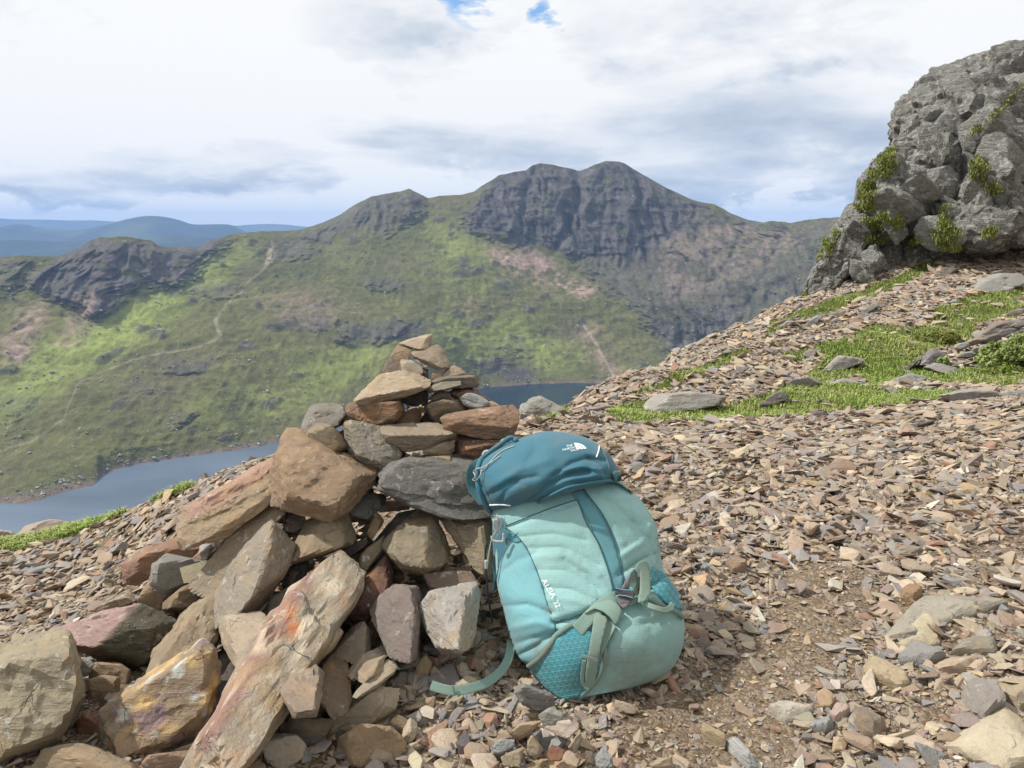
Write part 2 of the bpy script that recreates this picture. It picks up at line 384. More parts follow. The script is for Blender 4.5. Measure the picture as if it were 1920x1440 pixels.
    k = nt.math('ADD', nt.math('MULTIPLY', f1, 0.9), nt.math('MULTIPLY', f2, 0.5))
    c = nt.mix(1.0, attr(nt, 'col'), nt.ramp(k, [(0.45, (0.62,) * 3), (0.70, (1.05, 1.04, 1.03)), (0.95, (1.6,) * 3)]), 'MULTIPLY')
    finish(nt, c, 0.95, bump=k, bump_d=3.5, bump_s=0.9, spec=0.1)
    colr = colr * 0.58
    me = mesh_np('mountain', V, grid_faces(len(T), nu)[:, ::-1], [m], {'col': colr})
    o = link('mountain', me, kind='structure')
    return V, colr, rock, t, uu, vv, nu, len(T)

MT = build_mountain()

def build_far():
    m, nt = material('valley_floor'); pos = objco(nt)
    k = nt.noise(pos, 0.002, 6, 0.6)
    finish(nt, nt.ramp(k, [(0.3, srgb(70, 84, 52)), (0.55, srgb(104, 116, 66)), (0.7, srgb(88, 84, 62))]), 0.95, spec=0.1)
    me = mesh_np('valley_ground', [(-12700, -1400, -430), (12700, -1400, -430), (12700, 12600, -430), (-12700, 12600, -430)], [(0, 1, 2, 3)], [m]); link('valley_ground', me, kind='structure')
    mh, nt = material('far_moorland'); pos = objco(nt)
    k = nt.noise(pos, 0.0016, 7, 0.62)
    finish(nt, nt.ramp(k, [(0.30, srgb(30, 38, 34)), (0.5, srgb(46, 54, 42)), (0.62, srgb(76, 80, 54)), (0.8, srgb(40, 44, 40))]), 0.95, bump=k, bump_d=60, spec=0.1)
    hills = [('moorland_hill', 7000, 2300, [(-420, 440), (-150, 432), (0, 426), (36, 417), (70, 425), (135, 431), (170, 427), (205, 419), (240, 409), (270, 403), (288, 402), (312, 405), (340, 412), (356, 420), (390, 419), (430, 418), (444, 424), (458, 434), (480, 446), (560, 460), (760, 470)], -430),
             ('distant_hill', 11000, 1900, [(-520, 415), (-100, 410), (0, 407), (30, 411), (70, 409), (120, 413), (170, 411), (225, 415), (300, 419), (420, 424), (470, 420), (520, 418), (560, 423), (620, 428), (800, 426), (1100, 428), (1900, 430)], -430),
             ('wooded_hill', 5200, 1500, [(-420, 470), (-100, 452), (40, 448), (120, 452), (220, 446), (330, 440), (420, 446), (500, 452), (620, 470)], -430)]
    for nm, Y0, dep, prof, zb in hills:
        pr = np.array(prof, float); nu, nr = 260, 70
        U = np.linspace(pr[0, 0], pr[-1, 0], nu)
        cv = np.interp(U, pr[:, 0], pr[:, 1]); cv = gsmooth(cv, 2)
        zc = CAMZ - tan_below(cv) * Y0
        T = np.linspace(-1, 1, nr)
        rows = []
        for tt in T:
            Y = Y0 + tt * dep * (1.0 if tt < 0 else 0.8)
            s = (1 - abs(tt)) ** 1.25
            z = zb - 25 + (zc - zb + 25) * s
            p = P(U, cv, Y0); X = p[:, 0]
            q = np.stack([X, np.full(nu, Y), z], 1)
            q[:, 2] += (1 - s) * s * 4 * 55 * fbm(q / [900, 900, 1e9] + 3, 5, ridged=True)
            rows.append(q)
        me = mesh_np(nm, np.concatenate(rows), grid_faces(nr, nu)[:, ::-1], [mh]); link(nm, me, kind='structure')
    # lake
    m, nt = material('lake_water'); pos = objco(nt)
    r1 = nt.noise(nt.n('ShaderNodeMapping', {'Vector': pos, 'Scale': (0.30, 0.12, 1)}).outputs[0], 1.0, 5, 0.65)
    streak = nt.noise(nt.n('ShaderNodeMapping', {'Vector': pos, 'Scale': (0.004, 0.012, 1)}).outputs[0], 1.0, 4, 0.5)
    col = nt.ramp(streak, [(0.3, (0.004, 0.018, 0.034)), (0.7, (0.008, 0.030, 0.052))])
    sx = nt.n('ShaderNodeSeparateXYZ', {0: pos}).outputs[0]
    sky_sheen = nt.math('MULTIPLY', nt.math('SUBTRACT', -40.0, sx), 1 / 300.0, clamp=True)      # brighter sky reflection on the left water, painted into the base colour
    sky_sheen = nt.math('MULTIPLY', sky_sheen, nt.math('MULTIPLY_ADD', streak, 1.6, 0.2), clamp=True)
    col = nt.mix(sky_sheen, col, (0.115, 0.150, 0.200))
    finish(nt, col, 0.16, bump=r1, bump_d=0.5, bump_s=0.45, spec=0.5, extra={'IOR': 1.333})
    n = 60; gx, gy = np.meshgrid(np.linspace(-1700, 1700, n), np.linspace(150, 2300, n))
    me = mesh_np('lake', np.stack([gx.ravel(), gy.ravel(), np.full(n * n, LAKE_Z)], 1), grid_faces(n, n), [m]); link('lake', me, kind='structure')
build_far()

def build_haze():
    m = bpy.data.materials.new('haze_air'); m.use_nodes = True; nt = NT(m.node_tree)
    vol = nt.n('ShaderNodeVolumePrincipled', {'Color': (0.36, 0.575, 1.0, 1), 'Density': 0.000095, 'Anisotropy': 0.0})
    nt.n('ShaderNodeOutputMaterial', {'Volume': vol.outputs[0]})
    x0, x1, y0, y1, z0, z1 = -12800, 12800, -1500, 12700, -460, 275
    V = [(x, y, z) for x in (x0, x1) for y in (y0, y1) for z in (z0, z1)]
    F = [(0, 1, 3, 2), (4, 6, 7, 5), (0, 4, 5, 1), (2, 3, 7, 6), (0, 2, 6, 4), (1, 5, 7, 3)]
    me = mesh_np('haze', V, F, [m], smooth_shade=False)
    o = link('haze', me, kind='stuff', label='thin blue haze filling the air over the valley', category='haze')
build_haze()

def hillside_boulders():
    V, colr, rock, t, uu, vv, nu, nr = MT
    r_ = np.random.default_rng(8)
    w_ = (t > 1.02) & (t < 4.3) & (uu > -60) & (uu < 1700)
    idx = np.where(w_)[0]; dens = np.clip(fbm(V[idx] / 45, 3) + 0.1, 0, 1) ** 1.5 + 0.04 + 0.5 * (t[idx] < 1.25) + .15 * rock[idx]
    pick = r_.choice(idx, 5200, p=dens / dens.sum())
    Vs, Fs, Cs, b = [], [], [], 0
    bm = bmesh.new(); bmesh.ops.create_icosphere(bm, subdivisions=1, radius=1.0); bv = np.array([v.co[:] for v in bm.verts]); bf = np.array([[v.index for v in f.verts] for f in bm.faces]); bm.free()
    n = len(pick); s = np.exp(r_.normal(size=n) * .5) * 1.0; s = np.clip(s, .4, 3.4)
    sh = bv[None] * r_.uniform(.5, 1.2, (n, len(bv), 1)) * (s[:, None, None] * r_.uniform(.6, 1.3, (n, 1, 3)) * [1, 1, .7]) + V[pick][:, None] + np.stack([r_.normal(size=n) * 2, r_.normal(size=n) * 2, .25 * s], 1)[:, None]
    F = bf[None] + (np.arange(n) * len(bv))[:, None, None]
    g = np.array(srgb(150, 146, 140)) * r_.uniform(.35, 1.25, (n, 1))
    m, nt = material('hillside_boulder'); finish(nt, attr(nt, 'col'), 0.9, spec=0.1)
    me = mesh_np('hillside_boulders', sh.reshape(-1, 3), F.reshape(-1, 3), [m], {'col': np.repeat(g, len(bv), 0)}, smooth_shade=False)
    link('hillside_boulders', me, kind='stuff', label='countless small pale boulders strewn over the far green hillside', category='boulders')
hillside_boulders()
# ------------------------------------------------------------------ the hillside underfoot
def GP(u, v, z): return P(u, v, (CAMZ - z) / tan_below(v))
ctrl = []
for u in (0, 480, 960, 1440, 1920): ctrl.append(GP(u, 1440, 0.0))
for x in (-3, -1, 1, 3): ctrl.append((x, -1.5, 0.12 + 0.05 * x)); ctrl.append((x * 1.3, 0.2, 0.03 + 0.03 * x))
for u, v, Y in [(960, 1200, 1.67), (700, 1200, 1.67), (1440, 1200, 1.67), (1920, 1200, 1.62), (700, 1000, 2.45), (1400, 1000, 2.4), (1900, 1000, 2.35), (2300, 1000, 2.3), (1300, 880, 3.3), (1900, 880, 3.25), (1100, 880, 3.35), (1400, 830, 4.2), (1850, 830, 4.0), (2300, 820, 4.0),
                (1000, 803, 5.2), (1100, 790, 5.5), (1500, 790, 5.5), (1900, 747, 6.0), (2300, 730, 6.2), (1180, 770, 6.5), (1400, 762, 6.8), (1700, 740, 7.2), (1900, 725, 7.2), (1130, 737, 8.5), (1300, 702, 9.2), (1500, 690, 9.4), (1700, 690, 9.2), (1900, 682, 9.0), (2300, 660, 9),
                (1230, 690, 10.4), (1330, 641, 12.5), (1600, 620, 13), (1900, 600, 12.6), (1430, 591, 16), (1600, 560, 17.5), (1900, 520, 17.5), (1520, 543, 20), (1700, 490, 22), (1920, 452, 22), (2200, 390, 23), (2500, 330, 24), (2500, 560, 15),
                (520, 868, 3.6), (700, 842, 4.4), (850, 818, 5.1), (960, 800, 6.0), (400, 905, 3.8), (300, 935, 4.0), (230, 965, 4.2), (100, 1000, 4.4), (0, 1022, 4.5), (-250, 1080, 4.5), (0, 1180, 2.6), (150, 1100, 3.2), (200, 1050, 3.7), (300, 1150, 2.2), (100, 1300, 1.6), (400, 1000, 3.1),
                (0, 1250, 2.1), (-150, 1300, 1.9), (-300, 1200, 2.7), (1050, 775, 7.4)]:
    ctrl.append(P(u, v, Y))
ctrl += [(-5.5, 6.5, -3.6), (-3.2, 6.2, -2.5), (-1.8, 6, -1.9), (-.6, 7, -2.0), (-6, 2, -2.6), (-6, 0, -1.4), (-8, 9, -6.0), (-3, 10, -5.0), (0.2, 9.6, -3.4), (.9, 12, -4.0), (2.5, 16, -4.6), (5, 22, -5.2), (9, 28, -5), (14, 33, -4), (0, 18, -8), (-8, 18, -12), (-14, 4, -7), (4, 30, -10), (-4, 30, -16), (20, 30, 2.0), (24, 22, 7), (12, -1, 2.5), (9, 4, 0.9), (14, 8, 3.0), (20, 14, 7)]
ctrl = np.array([np.asarray(c, float).ravel() for c in ctrl])
def _tps(d2): return np.where(d2 > 1e-12, 0.5 * d2 * np.log(np.maximum(d2, 1e-12)), 0)
_n = len(ctrl); _A = np.zeros((_n + 3, _n + 3)); _d2 = ((ctrl[:, None, :2] - ctrl[None, :, :2]) ** 2).sum(-1)
_A[:_n, :_n] = _tps(_d2) + 0.02 * np.eye(_n); _A[:_n, _n] = 1; _A[:_n, _n + 1:] = ctrl[:, :2]; _A[_n:, :_n] = _A[:_n, _n:].T
_w = np.linalg.solve(_A, np.concatenate([ctrl[:, 2], np.zeros(3)]))
def ground_z(x, y, rough=True):
    x = np.asarray(x, float).ravel(); y = np.asarray(y, float).ravel()
    z = np.empty(len(x))
    for i in range(0, len(x), 20000):
        s = slice(i, i + 20000); d2 = (x[s, None] - ctrl[None, :, 0]) ** 2 + (y[s, None] - ctrl[None, :, 1]) ** 2
        z[s] = _tps(d2) @ _w[:_n] + _w[_n] + _w[_n + 1] * x[s] + _w[_n + 2] * y[s]
    r = np.hypot(x, y)
    far = np.maximum(0.45 * x - 0.5 * y, -284.0)
    k = smooth(26, 48, r); z = z * (1 - k) + far * k
    if rough:
        q = np.stack([x, y, 0 * x], 1)
        z += 0.035 * fbm(q * 1.3, 3) * smooth(1.0, 5.0, r) + 0.016 * fbm(q * 5.0 + 7, 3) + smooth(9, 14, r) * 0.10 * fbm(q * 0.6 + 3, 3)
    return z

GRASS = [[(1165, 792), (1148, 772), (1210, 752), (1350, 768), (1420, 742), (1500, 718), (1600, 722), (1760, 733), (1790, 740), (1700, 760), (1600, 768), (1500, 782), (1330, 792), (1250, 797)],
         [(1500, 722), (1525, 690), (1565, 640), (1640, 606), (1720, 618), (1760, 580), (1850, 545), (1925, 525), (1925, 590), (1830, 612), (1810, 652), (1762, 652), (1722, 684), (1660, 694), (1600, 708)],
         [(1430, 622), (1490, 582), (1540, 570), (1640, 532), (1755, 484), (1768, 504), (1640, 556), (1560, 586), (1500, 602), (1420, 632)],
         [(1175, 748), (1228, 718), (1270, 700), (1300, 688), (1392, 652), (1405, 662), (1320, 702), (1250, 732)],
         [(1830, 720), (1835, 690), (1850, 660), (1925, 635), (1925, 725), (1860, 727)], [(985, 798), (1008, 782), (1060, 764), (1072, 772), (1030, 792)],
         [(-40, 1040), (-40, 1022), (60, 1008), (140, 982), (230, 955), (238, 966), (130, 1006), (40, 1032)], [(262, 944), (340, 908), (352, 912), (280, 944)], [(1470, 660), (1560, 640), (1560, 668), (1490, 680)], [(1600, 690), (1830, 690), (1830, 720), (1620, 722)]]
def grass_mask(pts, jitter=True):
    u, v = PIX(pts)
    if jitter:
        u = u + 26 * fbm(pts * 2.0, 3); v = v + 7 * fbm(pts * 2.0 + 50, 3)
    g = np.zeros(len(u), bool)
    for poly in GRASS: g |= in_poly(u, v, poly)
    return g & (pts[:, 1] > 3.3)
SOIL = [[(1150, 1400), (1190, 1345), (1290, 1300), (1400, 1215), (1470, 1120), (1620, 1085), (1660, 1130), (1560, 1240), (1500, 1330), (1480, 1440), (1180, 1440)], [(1440, 1085), (1560, 1040), (1640, 1075), (1500, 1100)], [(1700, 1300), (1790, 1270), (1780, 1330), (1720, 1360)], [(1780, 1015), (1920, 1000), (1920, 1040), (1820, 1045)]]

def build_ground():
    ra = np.concatenate([np.linspace(0.05, 0.9, 6), np.exp(np.linspace(math.log(1.0), math.log(30), 250)), np.exp(np.linspace(math.log(31), math.log(1100), 60))])
    az = np.concatenate([np.linspace(-115, -42, 22), np.linspace(-41, 41, 300), np.linspace(42, 115, 22)]); az = np.radians(az)
    rr, aa = np.meshgrid(ra, az, indexing='ij')
    x = (rr * np.sin(aa)).ravel(); y = (rr * np.cos(aa)).ravel(); z = ground_z(x, y)
    V = np.stack([x, y, z], 1)
    g = np.zeros(len(V)); nr = np.hypot(x, y) < 32
    g[nr] = grass_mask(V[nr]).astype(float)
    g = np.maximum(g, smooth(30, 40, np.hypot(x, y)) * 0.8)
    m, nt = material('ground_soil'); pos = objco(nt)
    n1 = nt.noise(pos, 3.0, 5, 0.6); n2 = nt.noise(pos, 60, 4, 0.7)
    vo = nt.n('ShaderNodeTexVoronoi', {'Vector': pos, 'Scale': 150.0}); vd, vc = vo.outputs['Distance'], vo.outputs['Color']
    soil = nt.ramp(n1, [(0.3, srgb(92, 76, 60)), (0.6, srgb(118, 100, 80)), (0.75, srgb(134, 116, 94))])
    hs = nt.n('ShaderNodeSeparateColor', {0: vc})
    peb = nt.ramp(hs.outputs[0], [(0.0, srgb(112, 100, 84)), (0.4, srgb(150, 132, 108)), (0.7, srgb(128, 122, 116)), (1.0, srgb(168, 150, 122))])
    soil = nt.mix(nt.math('MULTIPLY', nt.math('GREATER_THAN', hs.outputs[1], 0.45), 0.7), soil, peb)
    soil = nt.mix(1.0, soil, nt.ramp(n2, [(0.3, (0.7,) * 3), (0.7, (1.1,) * 3)]), 'MULTIPLY')
    turf = nt.ramp(nt.noise(pos, 8, 4, 0.6), [(0.35, srgb(62, 72, 32)), (0.65, srgb(92, 98, 44))])
    c = nt.mix(attr(nt, 'grass', False), soil, turf)
    h = nt.math('ADD', nt.math('MULTIPLY', n2, 0.6), nt.math('MULTIPLY', vd, -0.5))
    finish(nt, c, 0.95, bump=h, bump_d=0.008, bump_s=0.9, spec=0.15)
    me = mesh_np('ground', V, grid_faces(len(ra), len(az))[:, ::-1], [m], {'grass': g})
    return link('ground', me, kind='structure')
ground = build_ground()

# ---- stone colours and the stone materials
PAL = np.array([srgb(*c) for c in [(180, 162, 136), (202, 186, 158), (152, 147, 140), (134, 136, 138), (152, 128, 104), (156, 114, 88), (148, 132, 124), (154, 146, 122), (194, 168, 124), (170, 150, 128), (216, 208, 192)]])
PALW = np.array([.20, .14, .17, .10, .10, .04, .10, .05, .05, .10, .03]); PALW /= PALW.sum()

def stone_mat(name, scale=1.0, bands=0.35, lichen=0.25, bump_d=0.006, stain=None, stain_amt=0.5, lt=0.60):
    m, nt = material(name)
    pos = nt.n('ShaderNodeNewGeometry').outputs['Position']
    oi = nt.n('ShaderNodeObjectInfo').outputs['Random']
    pos = nt.vmath('ADD', pos, nt.n('ShaderNodeCombineXYZ', {0: nt.math('MULTIPLY', oi, 31.0), 1: nt.math('MULTIPLY', oi, 17.0), 2: 0.0}).outputs[0]).outputs[0]
    base = attr(nt, 'col')
    n1 = nt.noise(pos, 14 * scale, 5, 0.6, 0.4); n2 = nt.noise(pos, 110 * scale, 4, 0.7); n3 = nt.noise(pos, 380 * scale, 2, 0.6)
    st = nt.noise(nt.n('ShaderNodeMapping', {'Vector': pos, 'Rotation': (0.3, 0.25, 0.1), 'Scale': (9 * scale, 9 * scale, 95 * scale)}).outputs[0], 1.0, 3, 0.6, 0.3)
    k = nt.math('ADD', nt.math('MULTIPLY', n1, 0.6), nt.math('ADD', nt.math('MULTIPLY', n2, 0.4), nt.math('MULTIPLY', st, bands)))
    c = nt.mix(1.0, base, nt.ramp(k, [(0.38, (0.66, 0.64, 0.62)), (0.62, (0.98, 0.97, 0.95)), (0.88, (1.22, 1.2, 1.16))]), 'MULTIPLY')
    s_c = stain or srgb(176, 128, 78)
    sm = nt.ramp(nt.noise(pos, 9 * scale, 5, 0.65, 0.8), [(0.5, (0,) * 3), (0.66, (1,) * 3)])
    c = nt.mix(nt.math('MULTIPLY', sm, stain_amt), c, s_c)
    if lichen > 0:
        lm = nt.ramp(nt.noise(pos, 34 * scale, 4, 0.7, 0.3), [(lt, (0,) * 3), (lt + 0.06, (1,) * 3)])
        c = nt.mix(nt.math('MULTIPLY', lm, lichen), c, srgb(186, 184, 174))
        dm = nt.ramp(nt.noise(pos, 47 * scale, 5, 0.75, 0.2), [(lt, (0,) * 3), (lt + 0.10, (1,) * 3)])
        c = nt.mix(nt.math('MULTIPLY', dm, 0.45), c, srgb(78, 74, 68))
    # hairline cracks
    vo = nt.n('ShaderNodeTexVoronoi', {'Vector': nt.vmath('ADD', pos, nt.vmath('SCALE', nt.n('ShaderNodeTexNoise', {'Vector': pos, 'Scale': 22 * scale, 'Detail': 3.0}).outputs['Color']).outputs[0]).outputs[0], 'Scale': 11 * scale}, feature='DISTANCE_TO_EDGE')
    vo.inputs['Vector'].links[0].from_node.inputs[1].links[0].from_node.inputs['Scale'].default_value = 0.09 / scale
    ck = nt.math('MULTIPLY', nt.math('MULTIPLY_ADD', vo.outputs['Distance'], -28.0, 1.0, clamp=True), nt.math('MULTIPLY_ADD', n1, 5.0, -2.5, clamp=True))
    c = nt.mix(nt.math('MULTIPLY', ck, 0.55), c, (0.045, 0.04, 0.035))
    n1 = nt.math('MULTIPLY_ADD', ck, -0.5, n1)
    h = nt.math('ADD', nt.math('MULTIPLY', n1, 0.9), nt.math('ADD', nt.math('MULTIPLY', n2, 0.5), nt.math('ADD', nt.math('MULTIPLY', n3, 0.12), nt.math('MULTIPLY', st, bands * 1.4))))
    finish(nt, c, 0.86, bump=h, bump_d=bump_d, bump_s=1.0, spec=0.25)
    return m
M_SCREE = stone_mat('scree_stone', 1.6, 0.2, 0.0, 0.004, stain_amt=0.15)

def hull_mesh(pts):
    bm = bmesh.new()
    for p in pts: bm.verts.new(p)
    r = bmesh.ops.convex_hull(bm, input=bm.verts)
    dead = [v for v in bm.verts if not v.link_faces]
    bmesh.ops.delete(bm, geom=dead, context='VERTS')
    bmesh.ops.triangulate(bm, faces=bm.faces)
    bm.verts.index_update(); bm.normal_update()
    V = np.array([v.co[:] for v in bm.verts]); F = np.array([[v.index for v in f.verts] for f in bm.faces]); N = np.array([f.normal[:] for f in bm.faces])
    bm.free(); return V, F, N

_ico = {}
def ico(sub):
    if sub not in _ico:
        bm = bmesh.new(); bmesh.ops.create_icosphere(bm, subdivisions=sub, radius=1.0)
        _ico[sub] = (np.array([v.co[:] for v in bm.verts]), np.array([[v.index for v in f.verts] for f in bm.faces])); bm.free()
    return _ico[sub]

def fracture(p, off, tilt=0.6):
    """broken plane pieces: every cell of a jittered lattice gets its own offset and slope"""
    q = p + off; i = np.floor(q); best = np.full(len(q), 1e9); val = np.zeros(len(q))
    for a in (-1, 0, 1):
        for b in (-1, 0, 1):
            for c in (-1, 0, 1):
                j = i + [a, b, c]; x, y, z = j.T.astype(np.int64)
                h = [_hash(x + 11 * k, y - 7 * k, z + 5 * k) for k in range(1, 8)]
                ctr = j + 0.5 + 0.45 * np.stack(h[:3], 1); d = ((q - ctr) ** 2).sum(1)
                v = h[3] * 0.5 + tilt * ((q - ctr) * np.stack(h[4:7], 1)).sum(1)
                m = d < best; best[m] = d[m]; val[m] = v[m]
    return val

def rock_from_points(pts, sub=5, sharp=110.0, rough=0.02, chips=6, seed=0, strata=0.0, sdir=(0.2, 0.1, 1.0), fine=0.012, crack=0.018, cscale=1.0, merge=0.84):
    """faceted, slightly rounded and chipped stone that fills the hull of pts; returns verts, faces"""
    r_ = np.random.default_rng(seed)
    pts = np.asarray(pts, float)
    V, F, N = hull_mesh(pts)
    a = V[F[:, 1]] - V[F[:, 0]]; b = V[F[:, 2]] - V[F[:, 0]]; ar = 0.5 * np.linalg.norm(np.cross(a, b), axis=1)
    cen = (V[F].mean(1) * ar[:, None]).sum(0) / ar.sum()
    Q = V - cen
    ev, ax = np.linalg.eigh(np.cov(Q.T)); sc = np.sqrt(np.maximum(ev, 1e-9)); sc = np.maximum(sc, sc.max() * 0.12)
    toW = lambda q: (q @ ax) / sc; fromW = lambda q: (q * sc) @ ax.T
    Vw = toW(Q)
    _, Fw, Nw = hull_mesh(Vw); Vh, Fw, Nw = hull_mesh(Vw)
    dist = (Vh[Fw[:, 0]] * Nw).sum(1)
    keep = dist > 1e-4; Nw, dist = Nw[keep], dist[keep]
    # few large breaks make an angular stone: merge the hull's facets into clusters by area
    ea = Vh[Fw[:, 1]] - Vh[Fw[:, 0]]; eb = Vh[Fw[:, 2]] - Vh[Fw[:, 0]]; fa = (0.5 * np.linalg.norm(np.cross(ea, eb), axis=1))[keep]
    left = list(np.argsort(-fa)); gn, gd = [], []; tot = fa.sum()
    while left:
        i0 = left[0]; grp = [j for j in left if Nw[j] @ Nw[i0] > merge]; left = [j for j in left if j not in grp]
        m_ = (Nw[grp] * fa[grp, None]).sum(0); m_ /= np.linalg.norm(m_)
        if fa[grp].sum() < 0.02 * tot: continue
        gn.append(m_); gd.append(0.62 * (Vh @ m_).max() + 0.38 * (dist[grp] * fa[grp]).sum() / fa[grp].sum())
    hullN, hullD = Nw, dist
    Nw, dist = np.array(gn), np.array(gd)
    if chips:
        cn = r_.normal(size=(chips, 3)); cn /= np.linalg.norm(cn, axis=1)[:, None]
        sup = (Vh @ cn.T).max(0); cd = sup * r_.uniform(0.80, 0.96, chips)
        Nw = np.concatenate([Nw, cn]); dist = np.concatenate([dist, cd])
    D, FF = ico(sub)
    q = np.maximum(D @ Nw.T, 0) / dist
    rad = ((q ** sharp).sum(1)) ** (-1.0 / sharp)
    hr = 1.0 / np.maximum((np.maximum(D @ hullN.T, 0) / hullD).max(1), 1e-6)
    rad = np.minimum(rad, hr * 1.13)
    p = D * rad[:, None]
    size = np.sqrt((sc ** 2).sum())
    w3 = fromW(p)
    nrm = fromW(D / rad[:, None]); nrm /= np.linalg.norm(nrm, axis=1)[:, None]
    off = r_.uniform(-50, 50, 3)
    qn = w3 / size
    disp = rough * fbm(qn * 2.2 + off, 4) + fine * fbm(qn * 9 + off, 3, ridged=True)
    if crack > 0 and sub > 3: disp += crack * fracture(qn * 2.6 * cscale, off) + 0.45 * crack * fracture(qn * 6.5 * cscale, off + 3) + (0.25 * crack * fracture(qn * 15 * cscale, off + 8) if sub > 5 else 0)
    if strata > 0:
        sd = np.asarray(sdir, float); sd /= np.linalg.norm(sd)
        s = (qn @ sd) * 7 + 0.8 * fbm(qn * 2 + off + 9, 3)
        lay = np.floor(s); saw = s - lay; st0, st1 = _hash(lay, lay * 0, lay * 0 + seed), _hash(lay + 1, lay * 0, lay * 0 + seed)
        disp += 0.8 * strata * (st0 + (st1 - st0) * smooth(0.78, 0.98, saw)) * smooth(-0.4, 0.3, fbm(qn * 1.7 + off + 30, 2))
    w3 = w3 + nrm * (disp * size * 2.0)[:, None]
    return w3 + cen, FF

# shapes for the loose scree
def scree_shapes(n, seed):
    r_ = np.random.default_rng(seed); out = []
    for i in range(n):
        k = r_.integers(7, 11)
        th = np.sort(r_.uniform(0, 2 * np.pi, k))
        el = r_.uniform(0.42, 0.95); tk = r_.uniform(0.09, 0.33)
        top = np.stack([np.cos(th) * r_.uniform(.6, 1, k), el * np.sin(th) * r_.uniform(.6, 1, k), r_.uniform(0.1, 1, k) * tk], 1)
        bot = np.stack([np.cos(th) * r_.uniform(.55, 1, k), el * np.sin(th) * r_.uniform(.55, 1, k), -r_.uniform(0.1, 1, k) * tk], 1)
        sel = r_.permutation(2 * k)[:r_.integers(8, 12)]
        V, F, N = hull_mesh(np.concatenate([top, bot])[sel])
        out.append((V - V.mean(0), F))
    return out
SHAPES = scree_shapes(48, 5)
BLOCK = [[(520, 860), (640, 640), (780, 625), (960, 760), (940, 1000), (830, 1180), (700, 1240), (560, 1420), (360, 1440), (0, 1440), (0, 1220), (130, 1180), (260, 1080), (350, 960)],
         [(880, 880), (960, 800), (1130, 810), (1240, 1000), (1285, 1180), (1200, 1290), (1080, 1325), (960, 1180), (900, 1000)]]

